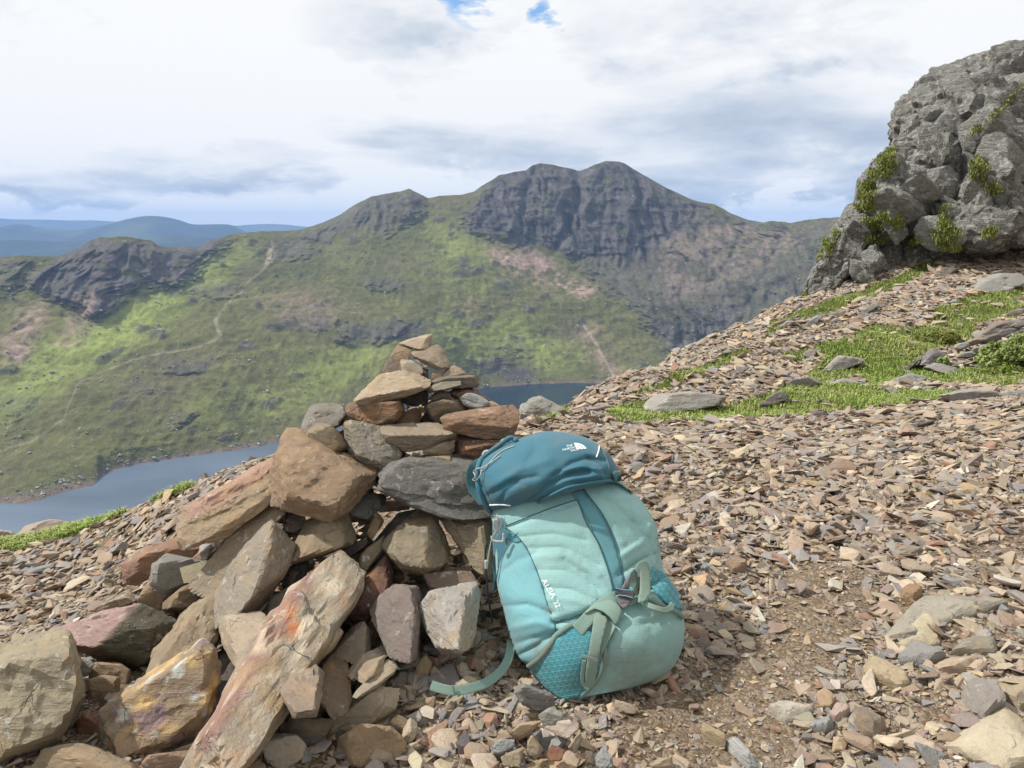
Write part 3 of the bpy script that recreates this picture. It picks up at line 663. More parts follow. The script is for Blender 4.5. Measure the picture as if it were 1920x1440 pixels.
def build_scree():
    r_ = np.random.default_rng(11)
    S = []     # x, y, size
    def ring(r0, r1, a0, a1, cover, med, sig, smin, smax):
        area = 0.5 * (r1 * r1 - r0 * r0) * math.radians(a1 - a0)
        mean = 0.30 * med * med * 4 * math.exp(2 * sig * sig) * 0.55
        n = int(area * cover / mean)
        r = np.sqrt(r_.uniform(r0 * r0, r1 * r1, n)); a = np.radians(r_.uniform(a0, a1, n))
        s = np.clip(med * np.exp(sig * r_.normal(size=n)), smin, smax)
        S.append(np.stack([r * np.sin(a), r * np.cos(a), s], 1))
    # half-lengths in metres
    ring(1.0, 2.0, -44, 44, 0.42, 0.0085, .35, .004, .016)
    ring(2.0, 2.8, -40, 40, 0.20, 0.011, .3, .005, .018)
    ring(1.0, 1.6, -54, 54, 0.95, 0.0155, .52, .007, .046)
    ring(1.6, 2.4, -52, 52, 1.05, 0.0175, .52, .008, .055)
    ring(2.4, 3.6, -44, 49, 1.2, 0.021, .50, .010, .066)
    ring(3.6, 5.2, -42, 49, 1.25, 0.026, .48, .013, .085)
    ring(5.2, 8.0, -3, 49, 1.25, 0.034, .46, .018, .115)
    ring(8.0, 12.5, 2, 49, 1.2, 0.044, .46, .024, .15)
    ring(12.5, 18, 8, 49, 1.2, 0.064, .42, .035, .20)
    ring(18, 25, 14, 49, 1.1, 0.082, .4, .045, .24)
    S = np.concatenate(S); nb = len(S)
    # chunkier blocks shed at the foot of the cairn
    cu = r_.uniform(540, 1170, 520); cv = r_.uniform(1190, 1450, 520)
    ok = in_poly(cu, cv, [(600, 1300), (760, 1210), (900, 1195), (960, 1230), (1040, 1340), (1110, 1350), (1160, 1450), (540, 1450)]); cY = 1 / tan_below(cv[ok]); cp = P(cu[ok], cv[ok], cY)
    S = np.concatenate([S, np.stack([cp[:, 0], cp[:, 1], np.clip(.021 * np.exp(.38 * r_.normal(size=len(cp))), .010, .042)], 1)])
    chunk = np.ones(len(S)); chunk[nb:] = r_.uniform(1.5, 2.6, len(S) - nb)
    x, y, s = S.T
    z = ground_z(x, y, True)
    p = np.stack([x, y, z], 1); u, v = PIX(p)
    out_ = (u < -60) | (u > 1990) | (v > 1520)
    fr = (u > -420) & (u < 2420) & (v < 1640) & ~(out_ & (r_.uniform(size=len(x)) > 0.5))
    g = grass_mask(p)
    so = np.zeros(len(x), bool); uw, vw = u + 30 * fbm(p * 4, 3), v + 18 * fbm(p * 4 + 9, 3)
    for poly in SOIL: so |= in_poly(uw, vw, poly)
    pr = r_.uniform(size=len(x))
    blk = np.zeros(len(x), bool)
    for poly in BLOCK: blk |= in_poly(u, v + 40, poly) & in_poly(u, v, poly)
    # sizes and cover vary from patch to patch
    pat = fbm(p * 0.9 + 4, 3)
    keep = fr & ~(blk & (pr > 0.3)) & ~(g & (pr > 0.05)) & ~(so & (pr > 0.30 + 0.35 * (s < 0.014))) & ~((pat < -0.3) & (pr > 0.6) & (y < 7))
    x, y, z, s, u, v, so, chunk = [q[keep] for q in (x, y, z, s, u, v, so, chunk)]
    s = np.where(so, s * 0.72, s)
    n = len(x)
    sh = r_.integers(0, len(SHAPES), n)
    ci = r_.choice(len(PAL), n, p=PALW)
    col = PAL[ci] * r_.uniform(0.80, 1.14, (n, 1)) * (1 + 0.025 * r_.normal(size=(n, 3)))
    col = 0.84 * (0.70 * col + 0.30 * np.array(srgb(166, 158, 152))) * np.array([1.01, 1.0, 0.985])
    yaw = r_.uniform(0, 2 * np.pi, n); tx = r_.normal(size=n) * 0.40; ty = r_.normal(size=n) * 0.40; fl = np.where(y > 3.6, 0.6, 1.0); tx *= fl; ty *= fl
    e = 0.05; gx = (ground_z(x + e, y, False) - ground_z(x - e, y, False)) / (2 * e); gy = (ground_z(x, y + e, False) - ground_z(x, y - e, False)) / (2 * e)
    nx, ny = -gx + tx, -gy + ty; nl = np.sqrt(nx * nx + ny * ny + 1); Nz = np.stack([nx / nl, ny / nl, 1 / nl], 1)
    A = np.stack([np.cos(yaw), np.sin(yaw), 0 * yaw], 1); A -= Nz * (A * Nz).sum(1)[:, None]; A /= np.linalg.norm(A, axis=1)[:, None]
    B = np.cross(Nz, A)
    lift = r_.uniform(-0.05, 0.38, n) * s * chunk ** .7
    cen = np.stack([x, y, z + lift], 1)
    # the 300 that show largest become stones of their own
    px = s / np.hypot(x, y); bad = np.zeros(n, bool)
    for poly in BLOCK: bad |= in_poly(u, v, poly)
    score = np.where(bad | (u < 0) | (u > 1920) | (v > 1450), 0, px * (1 + 0.0 * s))
    big = np.argsort(-score)[:255]; isbig = np.zeros(n, bool); isbig[big] = True
    Vs, Fs, Cs = [], [], []; base = 0
    for k, (V, F) in enumerate(SHAPES):
        idx = np.where((sh == k) & ~isbig)[0]
        if not len(idx): continue
        w_ = cen[idx][:, None, :] + s[idx][:, None, None] * (V[None, :, 0:1] * A[idx][:, None, :] + V[None, :, 1:2] * B[idx][:, None, :] + V[None, :, 2:3] * chunk[idx][:, None, None] * Nz[idx][:, None, :])
        m_ = len(V); f_ = F[None] + (base + np.arange(len(idx)) * m_)[:, None, None]
        Vs.append(w_.reshape(-1, 3)); Fs.append(f_.reshape(-1, 3)); Cs.append(np.repeat(col[idx], m_, 0)); base += len(idx) * m_
    me = mesh_np('loose_scree', np.concatenate(Vs), np.concatenate(Fs), [M_SCREE], {'col': np.concatenate(Cs)}, smooth_shade=False)
    link('loose_scree', me, ground, kind='stuff')
    for i in big:
        V, F = SHAPES[sh[i]]
        w_, ff = rock_from_points(V * [1, 1, chunk[i]] * s[i], sub=3, sharp=60, rough=0.015, chips=4, seed=int(i), fine=0.008)
        w_ = w_[:, 0:1] * A[i] + w_[:, 1:2] * B[i] + w_[:, 2:3] * Nz[i]
        me = mesh_np('stone', w_, ff, [M_SCREE], {'col': np.repeat(col[i:i + 1], len(w_), 0)}, smooth_shade=False)
        o = link('stone', me, ground); o.location = cen[i]
    print('scree stones', n, 'tris', sum(len(f) for f in Fs))
build_scree()
# ------------------------------------------------------------------ traced stones: outline in the photograph, own distance, size and thickness
_hy = np.exp(np.linspace(math.log(0.9), math.log(40), 1500))
def hit_ground(u, v):
    q = P(np.full(len(_hy), u), np.full(len(_hy), v), _hy)
    below = np.where(q[:, 2] <= ground_z(q[:, 0], q[:, 1], False))[0]
    return float(_hy[below[0]]) if len(below) else 30.0
def ysurf(v):
    v = np.asarray(v, float)
    return np.where(v <= 1200, 1.62 + (1200 - v) / 560 * 0.6, 0.97 / tan_below(np.maximum(v, 1200)))
ZA, ZB, ZC, ZD, ZF, ZH, ZI, ZP = (480, 600, 3.6), (250, 860, 2.483), (0, 1000, 3.272), (1120, 440, 2.4), (1400, 60, 2.571), (1280, 1000, 3.0), (900, 1200, 3.2), (780, 760, 2.482)
def px(zone, pts):
    return np.array([(zone[0] + x / zone[2], zone[1] + y / zone[2]) for x, y in pts])

def standing_points(o, Y=None, dy=0.0, T=None, ridge=None, seed=0, lean=1.0, grow=1.06):
    r_ = np.random.default_rng(seed)
    c = o.mean(0); o = c + (o - c) * grow
    y_of = (lambda v: ysurf(v) + dy) if Y is None else (lambda v: Y + dy + lean * (c[1] - np.asarray(v, float)) / FPX * Y * 0.55)
    Yc = float(y_of(c[1])); wid = np.ptp(o[:, 0]) * Yc / FPX; hei = np.ptp(o[:, 1]) * Yc / FPX
    if T is None: T = 0.62 * math.sqrt(wid * hei)
    yo = y_of(o[:, 1])
    # block: the outline keeps upright sides, the front is one tilted break (or breaks along a ridge), the back a smaller face
    o2 = c + (o - c) * 0.97
    pts = [P(o2[:, 0], o2[:, 1], yo - 0.18 * T), P(o[:, 0], o[:, 1], yo + 0.10 * T)]
    if ridge is not None:
        rr = np.asarray(ridge, float); pts.append(P(rr[:, 0], rr[:, 1], y_of(rr[:, 1]) - 0.55 * T))
    else:
        k = len(o); f = c + (o - c) * r_.uniform(0.60, 0.90, (k, 1)); ext = np.ptp(o, axis=0) / 2 + 1e-6; rel = (f - c) / ext
        tx, ty = r_.uniform(-.30, .30), r_.uniform(-.32, .12)
        pts.append(P(f[:, 0], f[:, 1], y_of(f[:, 1]) - T * np.maximum(0.42 + tx * rel[:, 0] + ty * rel[:, 1], 0.15)))
    b = c + (o - c) * 0.78
    pts.append(P(b[:, 0], b[:, 1], y_of(b[:, 1]) + 0.55 * T))
    return np.concatenate(pts), Yc, T

def lying_points(o, h=0.03, depth=0.05, seed=0):
    r_ = np.random.default_rng(seed); c = o.mean(0)
    A = []
    for u, v in o:
        Y = hit_ground(u, v + 2); q = P(u, v, Y); A.append(q)
    A = np.array(A); cc = A.mean(0)
    s = math.sqrt(np.ptp(A[:, 0]) * np.ptp(A[:, 1])) if h is None else h
    up = np.array([0, -0.15, 1.0])
    top = cc + (A - cc) * r_.uniform(0.55, 0.85, (len(A), 1)) + up * h * r_.uniform(0.6, 1.0, (len(A), 1))
    edge = A + up * h * 0.3
    bot = cc + (A - cc) * 0.9 - np.array([0, 0, depth])
    return np.concatenate([top, edge, bot])

def make_stone(name, pts, col, mat, parent=None, sub=4, seed=0, rough=0.014, strata=0.0, chips=5, sharp=110, sdir=(0.2, 0.1, 1), fine=0.012, crack=0.018, cscale=1.0, merge=0.84, paint=None, **props):
    w_, ff = rock_from_points(pts, sub=sub, sharp=sharp, rough=rough, chips=chips, seed=seed, strata=strata, sdir=sdir, fine=fine, crack=crack, cscale=cscale, merge=merge)
    c0 = np.array(srgb(*col)); c0 = 0.68 * (0.66 * c0 + 0.34 * c0.mean() * np.array([1.03, 1.0, 0.95])); c = np.repeat(c0[None], len(w_), 0)
    if paint is not None: c = paint(w_, c)
    base = np.array([w_[:, 0].mean(), w_[:, 1].mean(), w_[:, 2].min()])
    me = mesh_np(name, w_ - base, ff, [mat], {'col': c}); me.set_sharp_from_angle(angle=R(24))
    o = link(name, me, parent, **props); o.location = base
    return o

M_TAN = stone_mat('tan_sandstone', 1.0, 0.25, 0.25, 0.006, srgb(172, 142, 104), 0.35)
M_RUST = stone_mat('rusty_shale', 1.0, 0.3, 0.5, 0.008, srgb(152, 116, 80), 0.6)
M_GREY = stone_mat('grey_slate', 1.0, 0.4, 0.35, 0.008, srgb(118, 114, 108), 0.4)
M_VEIN = stone_mat('veined_shale', 1.0, 0.45, 0.6, 0.009, srgb(162, 134, 96), 0.5)
MATS = {'t': M_TAN, 'r': M_RUST, 'g': M_GREY, 'v': M_VEIN}

cairn = bpy.data.objects.new('cairn', None); COL.objects.link(cairn); cairn.location = (-0.2, 1.95, 0)
cairn['label'] = 'pyramid of stacked brown and grey stones behind the teal backpack'; cairn['category'] = 'cairn'

def paint_long(w_, c):
    """the long front stone: purple-red weathered left edge, orange lichen spots, pale flaking face"""
    u, v = PIX(w_); n = fbm(w_ * 30, 4)
    d = seg_dist(u + 10 * n, v, [(380, 1390), (455, 1270), (520, 1180), (560, 1100), (575, 1070)])
    red = smooth(34, 6, d)[:, None] * 0.62
    c = c * (1 - red) + np.array(srgb(128, 84, 84)) * red
    pale = smooth(0.05, 0.35, fbm(w_ * [22, 22, 60] + 7, 4))[:, None] * 0.6
    c = c * (1 - pale) + np.array(srgb(206, 194, 170)) * pale
    br = smooth(0.1, 0.4, fbm(w_ * 16 + 70, 4))[:, None] * 0.5
    c = c * (1 - br) + np.array(srgb(158, 118, 84)) * br
    for (a, b, rr) in [(548, 1160, 12), (553, 1186, 9), (549, 1175, 8), (543, 1148, 7)]:
        m = smooth(rr, rr * 0.55, np.hypot(u - a, (v - b) * 0.7) + 5 * n)[:, None]; c = c * (1 - m) + np.array(srgb(166, 104, 62)) * m
    return c
def paint_multi(w_, c):
    n = fbm(w_ * 14 + 3, 4); k = smooth(0.0, 0.3, n)[:, None]
    c = c * (1 - k) + np.array(srgb(184, 156, 108)) * k
    k = smooth(0.08, 0.3, fbm(w_ * 17 + 31, 4))[:, None]; c = c * (1 - k) + np.array(srgb(126, 108, 108)) * k
    k = smooth(0.34, 0.42, fbm(w_ * 30 + 61, 3))[:, None]; return c * (1 - k) + np.array(srgb(178, 182, 174)) * k
def paint_redtop(w_, c):
    u, v = PIX(w_); d = seg_dist(u + 8 * fbm(w_ * 25, 3), v, [(360, 960), (450, 905), (525, 868)])
    k = smooth(20, 6, d)[:, None] * 0.55; c = c * (1 - k) + np.array(srgb(156, 118, 110)) * k
    return c
def paint_split(w_, c):
    u, v = PIX(w_); k = smooth(-6, 6, (u - 180) * 0.72 + (v - 1215) * 0.69 + 6 * fbm(w_ * 20, 3))[:, None]
    return np.array(srgb(148, 124, 118)) * (1 - k) + c * k

# zone, outline, colour, material, options
CS = [
 (ZA, [(985,155),(1065,125),(1178,102),(1165,180),(1145,200),(1075,190)], (196,172,136), 't', dict(T=.055, dy=.0, label='thin pale tan capstone on the very top of the cairn')),
 (ZA, [(866,350),(865,330),(905,255),(950,185),(985,175),(1050,200),(1020,250),(975,275),(985,350)], (142,122,98), 't', dict()),
 (ZA, [(1040,240),(1075,205),(1165,170),(1215,172),(1255,215),(1290,280),(1285,315),(1225,330),(1160,290),(1100,270)], (172,150,120), 't', dict(ridge=[(1060,240),(1180,262),(1240,300)])),
 (ZA, [(978,270),(1050,275),(1115,320),(1120,355),(1080,388),(990,350)], (186,168,140), 't', dict(dy=-.02)),
 (ZA, [(1250,378),(1290,325),(1335,310),(1400,345),(1412,372)], (170,150,122), 't', dict()),
 (ZA, [(1185,405),(1195,352),(1250,352),(1258,385)], (178,150,108), 't', dict()),
 (ZA, [(1165,440),(1215,395),(1330,378),(1475,373),(1497,410),(1470,450),(1360,455)], (136,124,104), 't', dict(T=.09, strata=.02)),
 (ZA, [(1150,458),(1240,425),(1365,415),(1372,452),(1280,472),(1170,489)], (150,140,118), 't', dict(T=.08, dy=-.03, strata=.02)),
 (ZA, [(700,550),(700,525),(790,430),(880,370),(970,355),(1060,385),(1130,400),(1150,440),(1130,470),(1010,510),(900,550),(780,560),(730,565)], (190,166,130), 'v', dict(sub=5, T=.15, dy=-.03, ridge=[(720,545),(900,520),(1110,455)], label='broad ochre and grey streaked stone under the top of the cairn')),
 (ZA, [(1105,330),(1160,340),(1160,540),(1120,580),(1100,450)], (112,100,88), 'g', dict(dy=.03)),
 (ZA, [(970,520),(1150,470),(1152,540),(1080,585),(985,550)], (104,92,80), 'g', dict(dy=.04)),
 (ZA, [(1160,535),(1230,478),(1300,488),(1312,527),(1240,545)], (160,136,108), 't', dict()),
 (ZA, [(1290,490),(1440,458),(1530,510),(1582,552),(1400,565)], (150,112,82), 'r', dict(T=.1, dy=.03)),
 (ZA, [(1143,560),(1260,528),(1370,545),(1425,625),(1330,665),(1225,684),(1170,632)], (124,116,96), 't', dict(T=.12)),
 (ZA, [(1370,520),(1430,495),(1500,513),(1577,560),(1520,607),(1400,578)], (162,166,164), 'g', dict(T=.06, dy=-.04, strata=.03, label='small pale blue grey slate lying on the side of the cairn')),
 (ZA, [(1395,575),(1520,602),(1575,550),(1645,585),(1660,625),(1420,640)], (178,152,118), 't', dict(dy=.01)),
 (ZA, [(1275,660),(1300,643),(1550,640),(1700,580),(1748,630),(1742,705),(1690,784),(1480,788),(1310,758)], (164,124,92), 'r', dict(sub=5, T=.13, dy=-.05, ridge=[(1282,672),(1480,672),(1650,650),(1700,690)], label='long rusty brown brick shaped stone above the backpack lid')),
 (ZA, [(612,640),(640,578),(700,558),(850,556),(960,548),(988,610),(930,692),(840,734),(740,744),(650,714)], (132,106,82), 'r', dict(sub=5, T=.15, strata=.02)),
 (ZA, [(935,702),(990,628),(1090,588),(1112,640),(1080,714)], (128,102,82), 'r', dict(dy=.02)),
 (ZA, [(1090,700),(1150,630),(1225,680),(1260,710)], (92,84,76), 'g', dict(dy=.06)),
 (ZA, [(862,730),(900,712),(1060,714),(1265,698),(1332,770),(1310,792),(1160,862),(1000,882),(935,872),(880,818)], (168,148,118), 't', dict(sub=5, T=.13, dy=-.03, ridge=[(882,765),(1060,800),(1290,770)], label='long flat tan stone across the middle of the cairn')),
 (ZA, [(1133,872),(1200,838),(1305,820),(1332,860),(1310,907),(1200,922),(1145,912)], (182,158,124), 't', dict(T=.07, dy=-.05, strata=.03)),
 (ZA, [(1138,930),(1200,918),(1310,918),(1322,977),(1220,1020),(1160,992)], (172,150,114), 't', dict(T=.07, dy=-.04)),
 (ZA, [(1322,900),(1345,850),(1380,783),(1550,783),(1712,788),(1722,832),(1560,902),(1480,978),(1350,934)], (142,98,74), 'r', dict(sub=5, T=.13, dy=-.01, strata=.025, ridge=[(1375,880),(1550,850),(1690,815)])),
 (ZA, [(622,720),(660,703),(740,743),(840,738),(882,810),(962,900),(930,972),(780,1013),(735,1008),(650,922),(622,832)], (150,140,122), 'v', dict(sub=5, T=.15, dy=-.03, rough=.03, label='rough grey lichened stone beside the round olive stone')),
 (ZA, [(313,780),(345,650),(400,578),(490,568),(590,598),(614,650),(590,702),(500,722),(420,712),(330,793)], (146,138,122), 'g', dict(T=.13)),
 (ZA, [(328,830),(360,758),(430,703),(500,718),(552,790),(602,830),(612,870),(490,928),(400,902),(350,872)], (154,134,100), 't', dict(T=.12, dy=-.06, sharp=20, label='rounded olive tan stone resting on the big ochre block')),
 (ZA, [(545,758),(590,752),(628,810),(622,842),(570,832)], (160,140,110), 't', dict(dy=-.01)),
 (ZA, [(138,1150),(165,920),(200,850),(245,783),(330,788),(480,860),(600,878),(680,938),(764,1010),(742,1102),(630,1242),(480,1328),(400,1313),(170,1243),(143,1212)], (168,136,98), 't', dict(sub=5, T=.2, dy=-.06, rough=.03, ridge=[(200,930),(300,1085),(440,985),(600,1040),(300,1240),(480,1260)], label='big angular ochre block on the left shoulder of the cairn')),
 (ZA, [(738,1060),(860,998),(1000,968),(1140,958),(1420,930),(1600,1080),(1640,1330),(1400,1335),(1230,1304),(1060,1233),(900,1143),(770,1113)], (124,120,112), 'g', dict(sub=5, T=.2, dy=-.03, strata=.03, rough=.03, sdir=(.25,.1,1), label='wide dark grey layered slab behind the backpack')),
 (ZA, [(588,1280),(720,1148),(842,1188),(832,1272),(750,1333),(640,1323)], (116,112,106), 'g', dict()),
 (ZB, [(228,300),(260,238),(480,98),(650,8),(684,20),(674,150),(590,233),(440,344),(330,384),(270,394),(238,344)], (178,150,112), 'v', dict(sub=5, T=.12, dy=-.02, strata=.03, rough=.025, sdir=(-.5,.2,1), paint=paint_redtop, label='long tilted slab with pinkish red top edge on the left of the cairn')),
 (ZB, [(288,580),(310,538),(480,368),(560,248),(690,188),(714,250),(640,314),(500,454),(400,644),(340,624)], (158,140,112), 'v', dict(sub=5, T=.14, dy=.04, strata=.03, sdir=(-.6,.2,.8))),
 (ZB, [(363,722),(370,690),(420,600),(480,480),(620,308),(700,378),(724,430),(700,522),(610,672),(560,714),(380,764)], (162,148,126), 'v', dict(sub=5, T=.14, dy=-.05, ridge=[(625,330),(640,460),(560,590),(540,690)], label='tall grey tan block leaning on the left flank of the cairn')),
 (ZB, [(733,482),(740,458),(810,298),(960,233),(1002,300),(1018,382),(950,424),(830,454)], (164,142,106), 't', dict(T=.15, ridge=[(950,260),(940,400),(790,440)])),
 (ZB, [(698,342),(720,238),(790,258),(803,312),(750,358)], (122,106,86), 'v', dict()),
 (ZB, [(1088,342),(1130,248),(1168,290),(1112,374)], (160,126,80), 'r', dict(dy=-.02)),
 (ZB, [(1130,380),(1230,260),(1345,235),(1300,320),(1180,400)], (104,96,84), 'g', dict(dy=.06)),
 (ZB, [(1168,390),(1200,360),(1340,238),(1392,258),(1463,420),(1443,482),(1330,533),(1250,513),(1200,452)], (150,134,104), 't', dict(sub=5, T=.18, ridge=[(1185,392),(1350,372),(1385,490),(1270,490)], label='chunky squared tan block under the dark grey slab')),
 (ZB, [(868,482),(1080,368),(1113,390),(960,493)], (100,88,76), 'g', dict(dy=.04)),
 (ZB, [(1048,522),(1060,448),(1163,363),(1168,422),(1100,503)], (138,120,90), 'r', dict(dy=-.02)),
 (ZB, [(993,722),(1060,598),(1110,518),(1170,448),(1203,540),(1183,622),(1080,763),(1010,742)], (112,76,62), 'r', dict(T=.14, label='dark red brown stone in the middle of the cairn base')),
 (ZB, [(963,542),(1010,468),(1048,510),(1053,613),(1020,592)], (160,138,100), 't', dict(dy=-.02)),
 (ZB, [(598,722),(650,648),(720,598),(774,610),(720,703),(650,774)], (150,136,112), 'g', dict(dy=-.01)),
 (ZB, [(688,522),(820,468),(803,542),(700,603)], (118,112,102), 'g', dict(dy=.04)),
 (ZB, [(240,1460),(300,1360),(420,1140),(590,920),(720,740),(770,590),(800,520),(860,488),(930,503),(1022,590),(1028,662),(960,763),(870,933),(820,1013),(720,1163),(620,1273),(470,1460)], (176,160,134), 'v', dict(sub=5, T=.13, dy=-.10, strata=.03, rough=.02, chips=3, sdir=(.75,.3,.65), paint=paint_long, label='long leaning pillar stone with red stained edge and orange lichen')),
 (ZB, [(693,1022),(720,978),(820,948),(873,1000),(873,1062),(840,1193),(735,1203),(698,1152)], (160,138,114), 't', dict(T=.1, dy=-.17, ridge=[(705,1035),(850,1010),(840,1160),(730,1180)])),
 (ZB, [(858,1092),(880,968),(930,918),(993,960),(1013,1152),(930,1203)], (142,118,92), 'r', dict(T=.09, dy=-.04)),
 (ZB, [(928,912),(1020,788),(1070,768),(1108,810),(1103,902),(1050,953)], (158,142,116), 't', dict(T=.1, dy=-.03)),
 (ZB, [(1118,722),(1140,658),(1200,588),(1310,583),(1343,640),(1333,762),(1313,893),(1280,923),(1200,903),(1160,782)], (140,122,112), 'g', dict(sub=5, T=.1, dy=-.07, label='purplish grey upright slab left of the silvery block')),
 (ZB, [(1333,712),(1390,638),(1580,588),(1603,650),(1563,882),(1500,913),(1430,893),(1390,782)], (176,170,160), 'v', dict(sub=5, T=.15, dy=-.08, ridge=[(1400,640),(1545,640),(1535,720),(1500,890)], label='silvery white upright block next to the backpack')),
 (ZB, [(1348,532),(1450,528),(1560,528),(1603,590),(1420,623),(1390,613)], (150,124,104), 'v', dict(dy=-.02)),
 (ZB, [(1443,292),(1500,268),(1660,278),(1683,562),(1600,523),(1530,402)], (158,138,104), 'v', dict(T=.12, strata=.03, sdir=(.6,.1,.7))),
 (ZB, [(1098,762),(1130,718),(1163,802),(1110,843)], (150,118,84), 't', dict()),
 (ZB, [(1180,905),(1330,900),(1320,960),(1230,985)], (112,106,98), 'g', dict(dy=-.03)),
 (ZB, [(998,1002),(1060,918),(1170,868),(1178,922),(1090,983),(1030,1033)], (182,168,138), 't', dict(T=.05, dy=-.05)),
 (ZB, [(1033,1022),(1060,958),(1170,918),(1153,992),(1080,1048)], (178,156,122), 't', dict(T=.05, dy=-.09)),
 (ZB, [(1028,1102),(1060,1048),(1180,938),(1228,982),(1120,1073),(1050,1113)], (184,166,134), 't', dict(T=.06, dy=-.07)),
 (ZB, [(408,772),(430,738),(590,718),(663,790),(610,873),(510,993),(450,902)], (190,168,136), 't', dict(T=.12, dy=-.08, label='pale cream block left of the long pillar stone')),
 (ZB, [(78,1012),(110,890),(270,698),(370,648),(413,760),(400,873),(300,973),(200,1003)], (168,144,108), 't', dict(sub=5, T=.12, dy=-.02, strata=.03, sdir=(.8,.1,.6), label='smooth tan plank shaped stone with fine parallel grooves')),
 (ZB, [(368,962),(430,868),(493,992),(420,1083),(380,1180)], (112,102,92), 'g', dict(dy=.02)),
 (ZB, [(93,502),(160,448),(340,488),(330,542),(220,603),(150,633),(88,582)], (150,146,134), 'g', dict(T=.13, Y=1.95, label='smooth grey block on the left foot of the cairn')),
 (ZB, [(143,682),(180,628),(270,578),(340,608),(373,652),(290,703),(160,713)], (140,116,86), 't', dict(T=.12, Y=1.83)),
 (ZB, [(18,642),(90,548),(163,640),(130,703),(40,693)], (164,134,100), 't', dict(T=.13, Y=2.0)),
 (ZB, [(-40,480),(60,418),(220,368),(303,400),(270,453),(100,533),(20,583),(-30,575)], (168,126,100), 'r', dict(T=.12, Y=2.2, strata=.02)),
 (ZB, [(268,472),(370,398),(440,338),(483,350),(390,443),(330,493)], (138,108,84), 'r', dict(Y=2.0)),
 (ZB, [(148,752),(200,718),(238,740),(190,783)], (150,96,66), 'r', dict(Y=1.85)),
 (ZC, [(318,622),(360,598),(590,518),(840,458),(1000,518),(1063,572),(1010,683),(880,773),(800,803),(620,763),(450,683)], (112,106,84), 'g', dict(sub=5, T=.2, Y=1.72, ridge=[(835,470),(600,690),(780,760)], paint=paint_split, label='broad two faced rock purple on top and green grey in front')),
 (ZC, [(558,472),(790,358),(833,420),(640,483)], (170,144,112), 'v', dict(Y=2.0, T=.08)),
 (ZC, [(633,1332),(640,1168),(680,1078),(900,898),(1200,728),(1303,810),(1293,1002),(1240,1253),(1000,1343),(840,1433),(770,1373),(720,1373)], (164,138,104), 'v', dict(sub=5, T=.14, Y=1.36, strata=.03, rough=.03, sdir=(.5,.2,.8), ridge=[(690,1120),(1180,800),(1210,1210),(820,1340)], paint=paint_multi, label='blotched yellow and purple rock at the front left of the cairn')),
]
for i, (zone, out_, colr, mk, opt) in enumerate(CS):
    opt = dict(opt); ridge = opt.pop('ridge', None)
    pts, Yc, T = standing_points(px(zone, out_), opt.pop('Y', None), opt.pop('dy', 0.0), opt.pop('T', None), None if ridge is None else px(zone, ridge), seed=100 + i)
    o = make_stone('stone', pts, colr, MATS[mk], cairn, seed=200 + i, **opt)
    o.matrix_parent_inverse = Matrix.Translation(-Vector(cairn.location))

# small stones wedged in the gaps
r_ = np.random.default_rng(15); k = 0
while k < 60:
    u, v = r_.uniform(330, 940), r_.uniform(680, 1330)
    if not in_poly(np.array([u]), np.array([v]), [(570, 890), (690, 740), (770, 690), (840, 710), (940, 780), (930, 980), (900, 1180), (780, 1220), (640, 1240), (480, 1340), (400, 1330), (330, 1180), (400, 1060), (500, 950)])[0]: continue
    V, F = SHAPES[r_.integers(len(SHAPES))]; s_ = r_.uniform(.022, .045)
    M = np.array(Matrix.Rotation(r_.uniform(0, 6.3), 3, 'Y') @ Matrix.Rotation(r_.normal() * .6, 3, 'X') @ Matrix.Rotation(r_.uniform(0, 6.3), 3, 'Z'))
    ctr = P(u, v, float(ysurf(v)) + r_.uniform(.0, .06))
    o = make_stone('stone', (V * s_ * [1, 1, 1.8]) @ M.T + ctr, [(150,128,100),(132,122,108),(168,148,118),(138,104,78)][r_.integers(4)], [M_TAN, M_RUST, M_GREY][r_.integers(3)], cairn, sub=3, seed=4000 + k, crack=0)
    o.matrix_parent_inverse = Matrix.Translation(-Vector(cairn.location)); k += 1
# dark heart of the cairn: rubble behind the visible stones
def cairn_core():
    r_ = np.random.default_rng(3); n = 0
    poly = [(560, 880), (690, 735), (756, 672), (812, 676), (845, 705), (925, 765), (950, 880), (905, 1010), (890, 1150), (800, 1190), (640, 1180), (500, 1330), (420, 1350), (330, 1190), (380, 1040), (470, 930)]
    Vs, Fs, Cs, b = [], [], [], 0
    while n < 260:
        u, v = r_.uniform(320, 950), r_.uniform(650, 1350)
        if not in_poly(np.array([u]), np.array([v]), poly)[0]: continue
        s = r_.uniform(.035, .075) * (.5 if v < 760 else 1); V, F = SHAPES[r_.integers(len(SHAPES))]
        Y = float(ysurf(v)) + r_.uniform(.10, .26)
        c = P(u, v, Y)
        q = Matrix.Rotation(r_.uniform(0, 6), 3, 'Z') @ Matrix.Rotation(r_.normal() * .5, 3, 'X')
        w_ = (V * s * [1, 1, 1.3]) @ np.array(q).T + c
        Vs.append(w_); Fs.append(F + b); Cs.append(np.repeat(PAL[[r_.choice([2, 4, 6, 7, 9])]], len(V), 0)); b += len(V); n += 1
    me = mesh_np('rubble_core', np.concatenate(Vs), np.concatenate(Fs), [M_SCREE], {'col': np.concatenate(Cs)}, smooth_shade=False)
    o = link('rubble_core', me, cairn, kind='stuff'); o.matrix_parent_inverse = Matrix.Translation(-Vector(cairn.location))
cairn_core()

